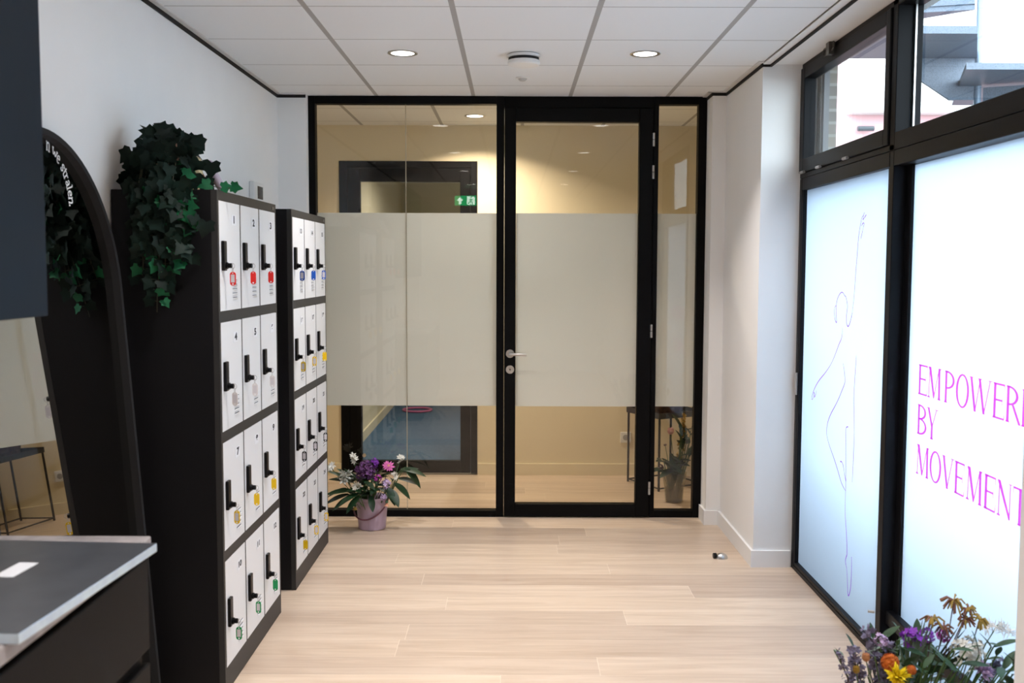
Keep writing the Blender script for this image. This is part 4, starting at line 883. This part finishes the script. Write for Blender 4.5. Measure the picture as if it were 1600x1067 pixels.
for i, (nm, k, px, py, dy, c, c2, sz, lb, lv, lm_n) in enumerate([
    ('dried_flower', 'paw', 1503, 945, .02, 'pochre', 'pbrown', .040, 'drooping ochre blossom head standing tallest in the window bouquet', 0, 'leafm'),
    ('dried_flower', 'paw', 1527, 960, .04, 'pbrown', 'pochre', .026, 'small brown blossom head just right of the tallest one in the bouquet', 0, 'leafm'),
    ('dried_flower', 'paw', 1470, 975, -.02, 'pochre', 'pbrown', .036, 'brown and ochre drooping head left of the tallest one in the bouquet', 0, 'leafm'),
    ('dried_flower', 'paw', 1488, 990, .0, 'pbrown', 'pplum', .032, 'dark plum drooping head between the ochre heads in the bouquet', 0, 'leafm'),
    ('dried_flower', 'paw', 1522, 977, .03, 'pbrown', 'pochre', .030, 'curled brown head below the tallest one in the bouquet', 0, 'leafm'),
    ('dried_flower', 'paw', 1545, 977, .05, 'pochre', 'pochre', .032, 'mustard drooping head beside the white feathery plume', 0, 'leafm'),
    ('dried_flower', 'fluff', 1575, 985, .10, 'pfluff', None, .042, 'white feathery plume at right edge of the bouquet', 0, 'leafm'),
    ('cut_flower', 'cluster', 1530, 1033, -.02, 'pwhite', None, .048, 'white blossom cluster at right in the bouquet', 3, 'leafm'),
    ('cut_flower', 'ball', 1404, 1048, -.12, 'porange', None, .026, 'larger orange ball flower in the bouquet', 2, 'leafm'),
    ('cut_flower', 'ball', 1439, 1060, -.14, 'porange', None, .014, 'smaller orange ball flower in the bouquet', 1, 'leafm'),
    ('cut_flower', 'mum', 1416, 1072, -.16, 'pyellow', None, .042, 'bright yellow flower at lower frame edge of the bouquet', 1, 'leafm'),
    ('dried_flower', 'rose', 1365, 1042, -.10, 'ppeach', None, .020, 'dried peach rose at left of the orange ball flower', 1, 'leafg'),
    ('cut_flower', 'cluster', 1388, 1012, -.03, 'plilac', None, .020, 'pale pink flower head left of the dark window post', 1, 'leafg'),
    ('dried_flower', 'spike', 1370, 1005, -.02, 'pstatice', None, .036, 'grey lilac sea lavender spray beside the pale pink flower', 3, 'leafg'),
    ('dried_flower', 'spike', 1345, 1030, -.05, 'pstatice', None, .034, 'grey lilac sea lavender spray arching left of the bouquet', 2, 'leafg'),
    ('dried_flower', 'spike', 1322, 1038, -.06, 'pstatice', None, .020, 'thin sea lavender twig reaching farthest left of the bouquet', 0, 'leafg'),
    ('dried_flower', 'spike', 1400, 1025, .0, 'pstatice', None, .034, 'dusty sea lavender spray behind the orange ball flower', 5, 'leafg'),
    ('cut_flower', 'cluster', 1438, 1008, -.06, 'pviolet', None, .030, 'purple flower cluster in the middle of the bouquet', 2, 'leafm'),
    ('cut_flower', 'cluster', 1462, 1003, -.04, 'pviolet', None, .022, 'violet flowers above the green foliage in the bouquet', 2, 'leafm'),
    ('cut_flower', 'cluster', 1488, 1003, .05, 'pmagenta', None, .020, 'small magenta flowers under the plum head in the bouquet', 1, 'leafm'),
    ('cut_flower', 'mum', 1553, 1062, -.05, 'plilac', None, .034, 'lilac daisy at lower right of the bouquet', 2, 'leafm'),
    ('dried_flower', 'spike', 1575, 1050, .0, 'pstatice', None, .030, 'sea lavender spray at far right of the bouquet', 1, 'leafg'),
    ('dried_flower', 'rose', 1350, 1062, -.10, 'pochre', None, .018, 'dried ochre flower at lower left of the bouquet', 1, 'leafg')]):
    flower(nm, lb, bq(i), HQ(px, py, dy), k, G2, c, sz, c2, leaves=lv, leafmat=lm_n, stemmat='drystem' if k in ('paw', 'spike') else 'stem', sr=.0016, sag=((px - 1455) * .00012, 0, .01))
for j, (lb, px, m_, n_, spread, wd) in enumerate([
    ('dark green bushy foliage in the middle of the bouquet', 1480, 'leafm', 46, .10, .045), ('dark green foliage at right of the bouquet', 1535, 'leafm', 26, .08, .045),
    ('sage green foliage at left of the bouquet', 1395, 'leafg', 40, .09, .030), ('broad green leaves below the purple flowers', 1440, 'leafm', 18, .07, .05)]):
    lf_ = []
    for _ in range(n_):
        x = (px - 797) * SC - QX + R_.gauss(0, spread * .6); z = R_.uniform(.30, .44) if j == 2 else R_.uniform(.30, .47); lf_.append(((x, R_.uniform(-.12, .08), z), Vector((R_.uniform(-.7, .7), R_.uniform(-.8, .2), R_.uniform(.1, 1))), R_.uniform(.03, .06) if j == 2 else R_.uniform(.045, .08)))
    sprig('leaf_branch', lb, bq(30 + j), lf_, m_, G2, wd=wd, bend=.25)
g_ = thing('grass_blades', 'spiky dark grass blades leaning right in the bouquet', 'foliage', bq(40), G2); gm = MB()
for k in range(16): blade(gm, (.10, .0, .34), (R_.uniform(.5, 1.4), R_.uniform(-.3, .3), R_.uniform(.25, 1.0)), (0, -1, .2), R_.uniform(.12, .19), .009, R_.uniform(-.05, .12), 6, tip=0)
gm.tube([(0, 0, 0), (.10, 0, .34)], .003, 5); gm.obj('blades', M['leafd'], g_)
g_ = thing('grass_blades', 'upright olive grass blades in the middle of the bouquet', 'foliage', bq(41), G2); gm = MB()
for k in range(14): blade(gm, (.02, .0, .36), (R_.uniform(-.35, .45), R_.uniform(-.3, .3), 1), (0, -1, .2), R_.uniform(.12, .21), .010, R_.uniform(-.05, .12), 6, tip=0)
gm.tube([(0, 0, 0), (.02, 0, .36)], .003, 5); gm.obj('blades', M['leafg'], g_)

# ---- corridor: vase with rose, table with basket
VX, VY = 1.095, 6.80
va = thing('glass_vase', 'glass vase of flowers on the corridor floor behind the sidelight', 'vase', (VX, VY, 0))
MB().lathe([(.058, 0), (.062, .004), (.068, .10), (.086, .205), (.082, .205), (.064, .10), (.056, .012), (.001, .010)], 36).obj('vase_body', M['water_glass'], va, smooth=True)
MB().lathe([(.054, .013), (.062, .095), (.001, .096)], 30).obj('water', M['water'], va, smooth=True)
G3 = 'stems in the corridor vase'
def bv(i): a = i * 2.4; return (VX + .025 * math.cos(a), VY + .025 * math.sin(a), .03)
flower('cut_flower', 'pink rose standing tallest in the corridor vase', bv(0), (VX - .035, VY - .04, .485), 'rose', G3, 'prose', .040, leaves=2)
flower('dried_flower', 'dark berry twig leaning left from the corridor vase', bv(1), (VX - .095, VY - .03, .245), 'cluster', G3, 'pplum', .018, leaves=1)
flower('dried_flower', 'dark berry stem below the rose in the corridor vase', bv(2), (VX - .065, VY, .39), 'cluster', G3, 'pplum', .010)
flower('cut_flower', 'yellow green blossom stem at right of the corridor vase', bv(3), (VX + .06, VY, .57), 'spike', G3, 'pochre', .03, leaves=4, leafmat='leafm')
sprig('leaf_branch', 'dense dark leaves in the corridor vase', bv(4), [((R_.uniform(-.06, .06), R_.uniform(-.05, .03), R_.uniform(.15, .28)), (R_.uniform(-1, 1), R_.uniform(-.8, .3), R_.uniform(-.2, .8)), R_.uniform(.07, .12)) for _ in range(26)], 'leafd', G3, wd=.06)
sprig('leaf_branch', 'tall dark leaves at right of the corridor vase', bv(5), [((R_.uniform(.0, .09), R_.uniform(-.03, .03), R_.uniform(.28, .48)), (R_.uniform(-.4, .6), R_.uniform(-.6, .3), R_.uniform(.2, 1)), R_.uniform(.06, .11)) for _ in range(20)], 'leafd', G3, wd=.045)
ct_, st_ = math.cos(math.atan2(-.342, .18)), math.sin(math.atan2(-.342, .18))
tbx = thing('side_table', 'square black metal side table in the corridor behind the glass', 'table', (1.116, 7.371, 0), rot=(0, 0, math.atan2(-.342, .18)))
hh = .193
boxes((-hh - .012, hh + .012, -hh - .012, hh + .012, .520, .530), (-hh - .012, hh + .012, -hh - .012, -hh - .006, .53, .56), (-hh - .012, hh + .012, hh + .006, hh + .012, .53, .56), (-hh - .012, -hh - .006, -hh, hh, .53, .56), (hh + .006, hh + .012, -hh, hh, .53, .56)).obj('tray_top', M['table'], tbx)
for sx in (-1, 1):
    for sy in (-1, 1): MB().tube([(sx * hh, sy * hh, 0), (sx * hh, sy * hh, .52)], .0085, 8).obj('leg', M['table'], tbx)
for a, b in (((-hh, -hh), (hh, -hh)), ((hh, -hh), (hh, hh)), ((hh, hh), (-hh, hh)), ((-hh, hh), (-hh, -hh))):
    MB().tube([(*a, .02), (*b, .02)], .006, 6).obj('stretcher', M['table'], tbx)
ba = MB(); ba.lathe([(.105, 0), (.125, .02), (.140, .085), (.146, .09), (.140, .094), (.120, .03), (.001, .02)], 28)
tag(ba.obj('wicker_basket', M['wicker'], loc=(1.116, 7.371, .531), smooth=True), 'brown wicker basket on the black corridor table', 'basket')

# ------------------------------------------------------------------ outside
struct(boxes((1.61, 40, -20, 40, -.2, -.05)), 'floor', M['pave'], 'grey street paving outside the window', 'ground')
struct(boxes((1.61, 1.668, 5.315, 13, -.05, 3.4)), 'wall_outside', M['brick'], 'grey brick facade pier outside the window', 'wall')
struct(boxes((1.67, 2.8, 5.36, 5.5, -.05, 1.3), (2.15, 2.3, 2.0, 5.36, -.05, .65)), 'wall_outside_shade', M['shadewall'], 'low grey wall added to shade the foot of the frosted window', 'wall')  # unseen low walls, added to darken the film towards the bottom
struct(boxes((1.585, 1.612, 5.262, 5.306, 0, 2.62)), 'trim_4', M['greyclad'], 'grey metal reveal outside the window', 'window reveal')
pk = thing('pink_house', 'pink rendered house with white eaves across the street', 'house', (7, 14.2, -.05))
boxes((-2.75, 4.5, 0, 6, 0, 3.75)).obj('wall', M['pink_render'], pk)
boxes((-2.72, -2.40, .02, 6, 3.75, 4.45)).obj('gable_wall', M['pink_render'], pk)
boxes((-2.42, 4.6, -.25, .5, 3.75, 3.88)).obj('gutter', M['white_render'], pk, bevel=.02)
boxes((-2.40, 4.5, .5, 6, 3.88, 5.6)).obj('upper_wall', M['white_render'], pk)
MB().tube([(-2.28, -.10, 3.55), (-2.06, -.10, 3.55)], .035, 10).obj('wall_lamp', M['greyclad'], pk)
sc_ = thing('spiral_staircase', 'grey perforated steel spiral staircase outside the upper window', 'staircase', (2.70, 6.0, -.05))
MB().tube([(0, 0, 0), (0, 0, 6.0)], .020, 16).obj('pole', M['stairp'], sc_, smooth=True)
def tread(a, z, wide=30, r=.95, rise=.2):
    a = math.radians(a); da = math.radians(wide); tr = MB()
    P = [(.03, a - .2), (r, a - da / 2), (r, a + da / 2), (.03, a + .2)]
    pts = [(q * math.cos(b), q * math.sin(b)) for q, b in P]
    tr.prism(pts, lambda x, y: (x, y, z), lambda x, y: (x, y, z + .03))
    r0, r1 = pts[3], pts[2]; nx, ny = -math.sin(a) * .012, math.cos(a) * .012
    tr.prism([(0, 0), (1, 0), (1, 1), (0, 1)], lambda u, v: (r0[0] + (r1[0] - r0[0]) * u, r0[1] + (r1[1] - r0[1]) * u, z + .03 + rise * v), lambda u, v: (r0[0] + (r1[0] - r0[0]) * u + nx, r0[1] + (r1[1] - r0[1]) * u + ny, z + .03 + rise * v))
    tr.obj('tread', M['stair'], sc_)
MB().prism([(-.29, -.5), (.95, -.5), (.40, .7), (.15, .7)], lambda x, y: (x, y, 2.70), lambda x, y: (x, y, 2.735)).obj('tread', M['stair'], sc_)
for k in range(1, 13): tread(-8 - 30 * k, 2.66 - .2 * k)
for k in range(4): tread(150 - 26 * k, 3.14 + .2 * k, 28)
MB().prism([(0, .02), (-.29, -.62), (-1.0, -.62), (-.85, .02)], lambda x, y: (x, y, 2.86), lambda x, y: (x, y, 2.90)).obj('landing', M['stair'], sc_)
MB().prism([(-.02, 2.70), (-.02, 2.88), (-.44, 2.88), (-.44, 2.80), (-.16, 2.62), (-.02, 2.62)], lambda x, z: (x, .0, z), lambda x, z: (x, .02, z)).obj('side_panel', M['stair'], sc_)
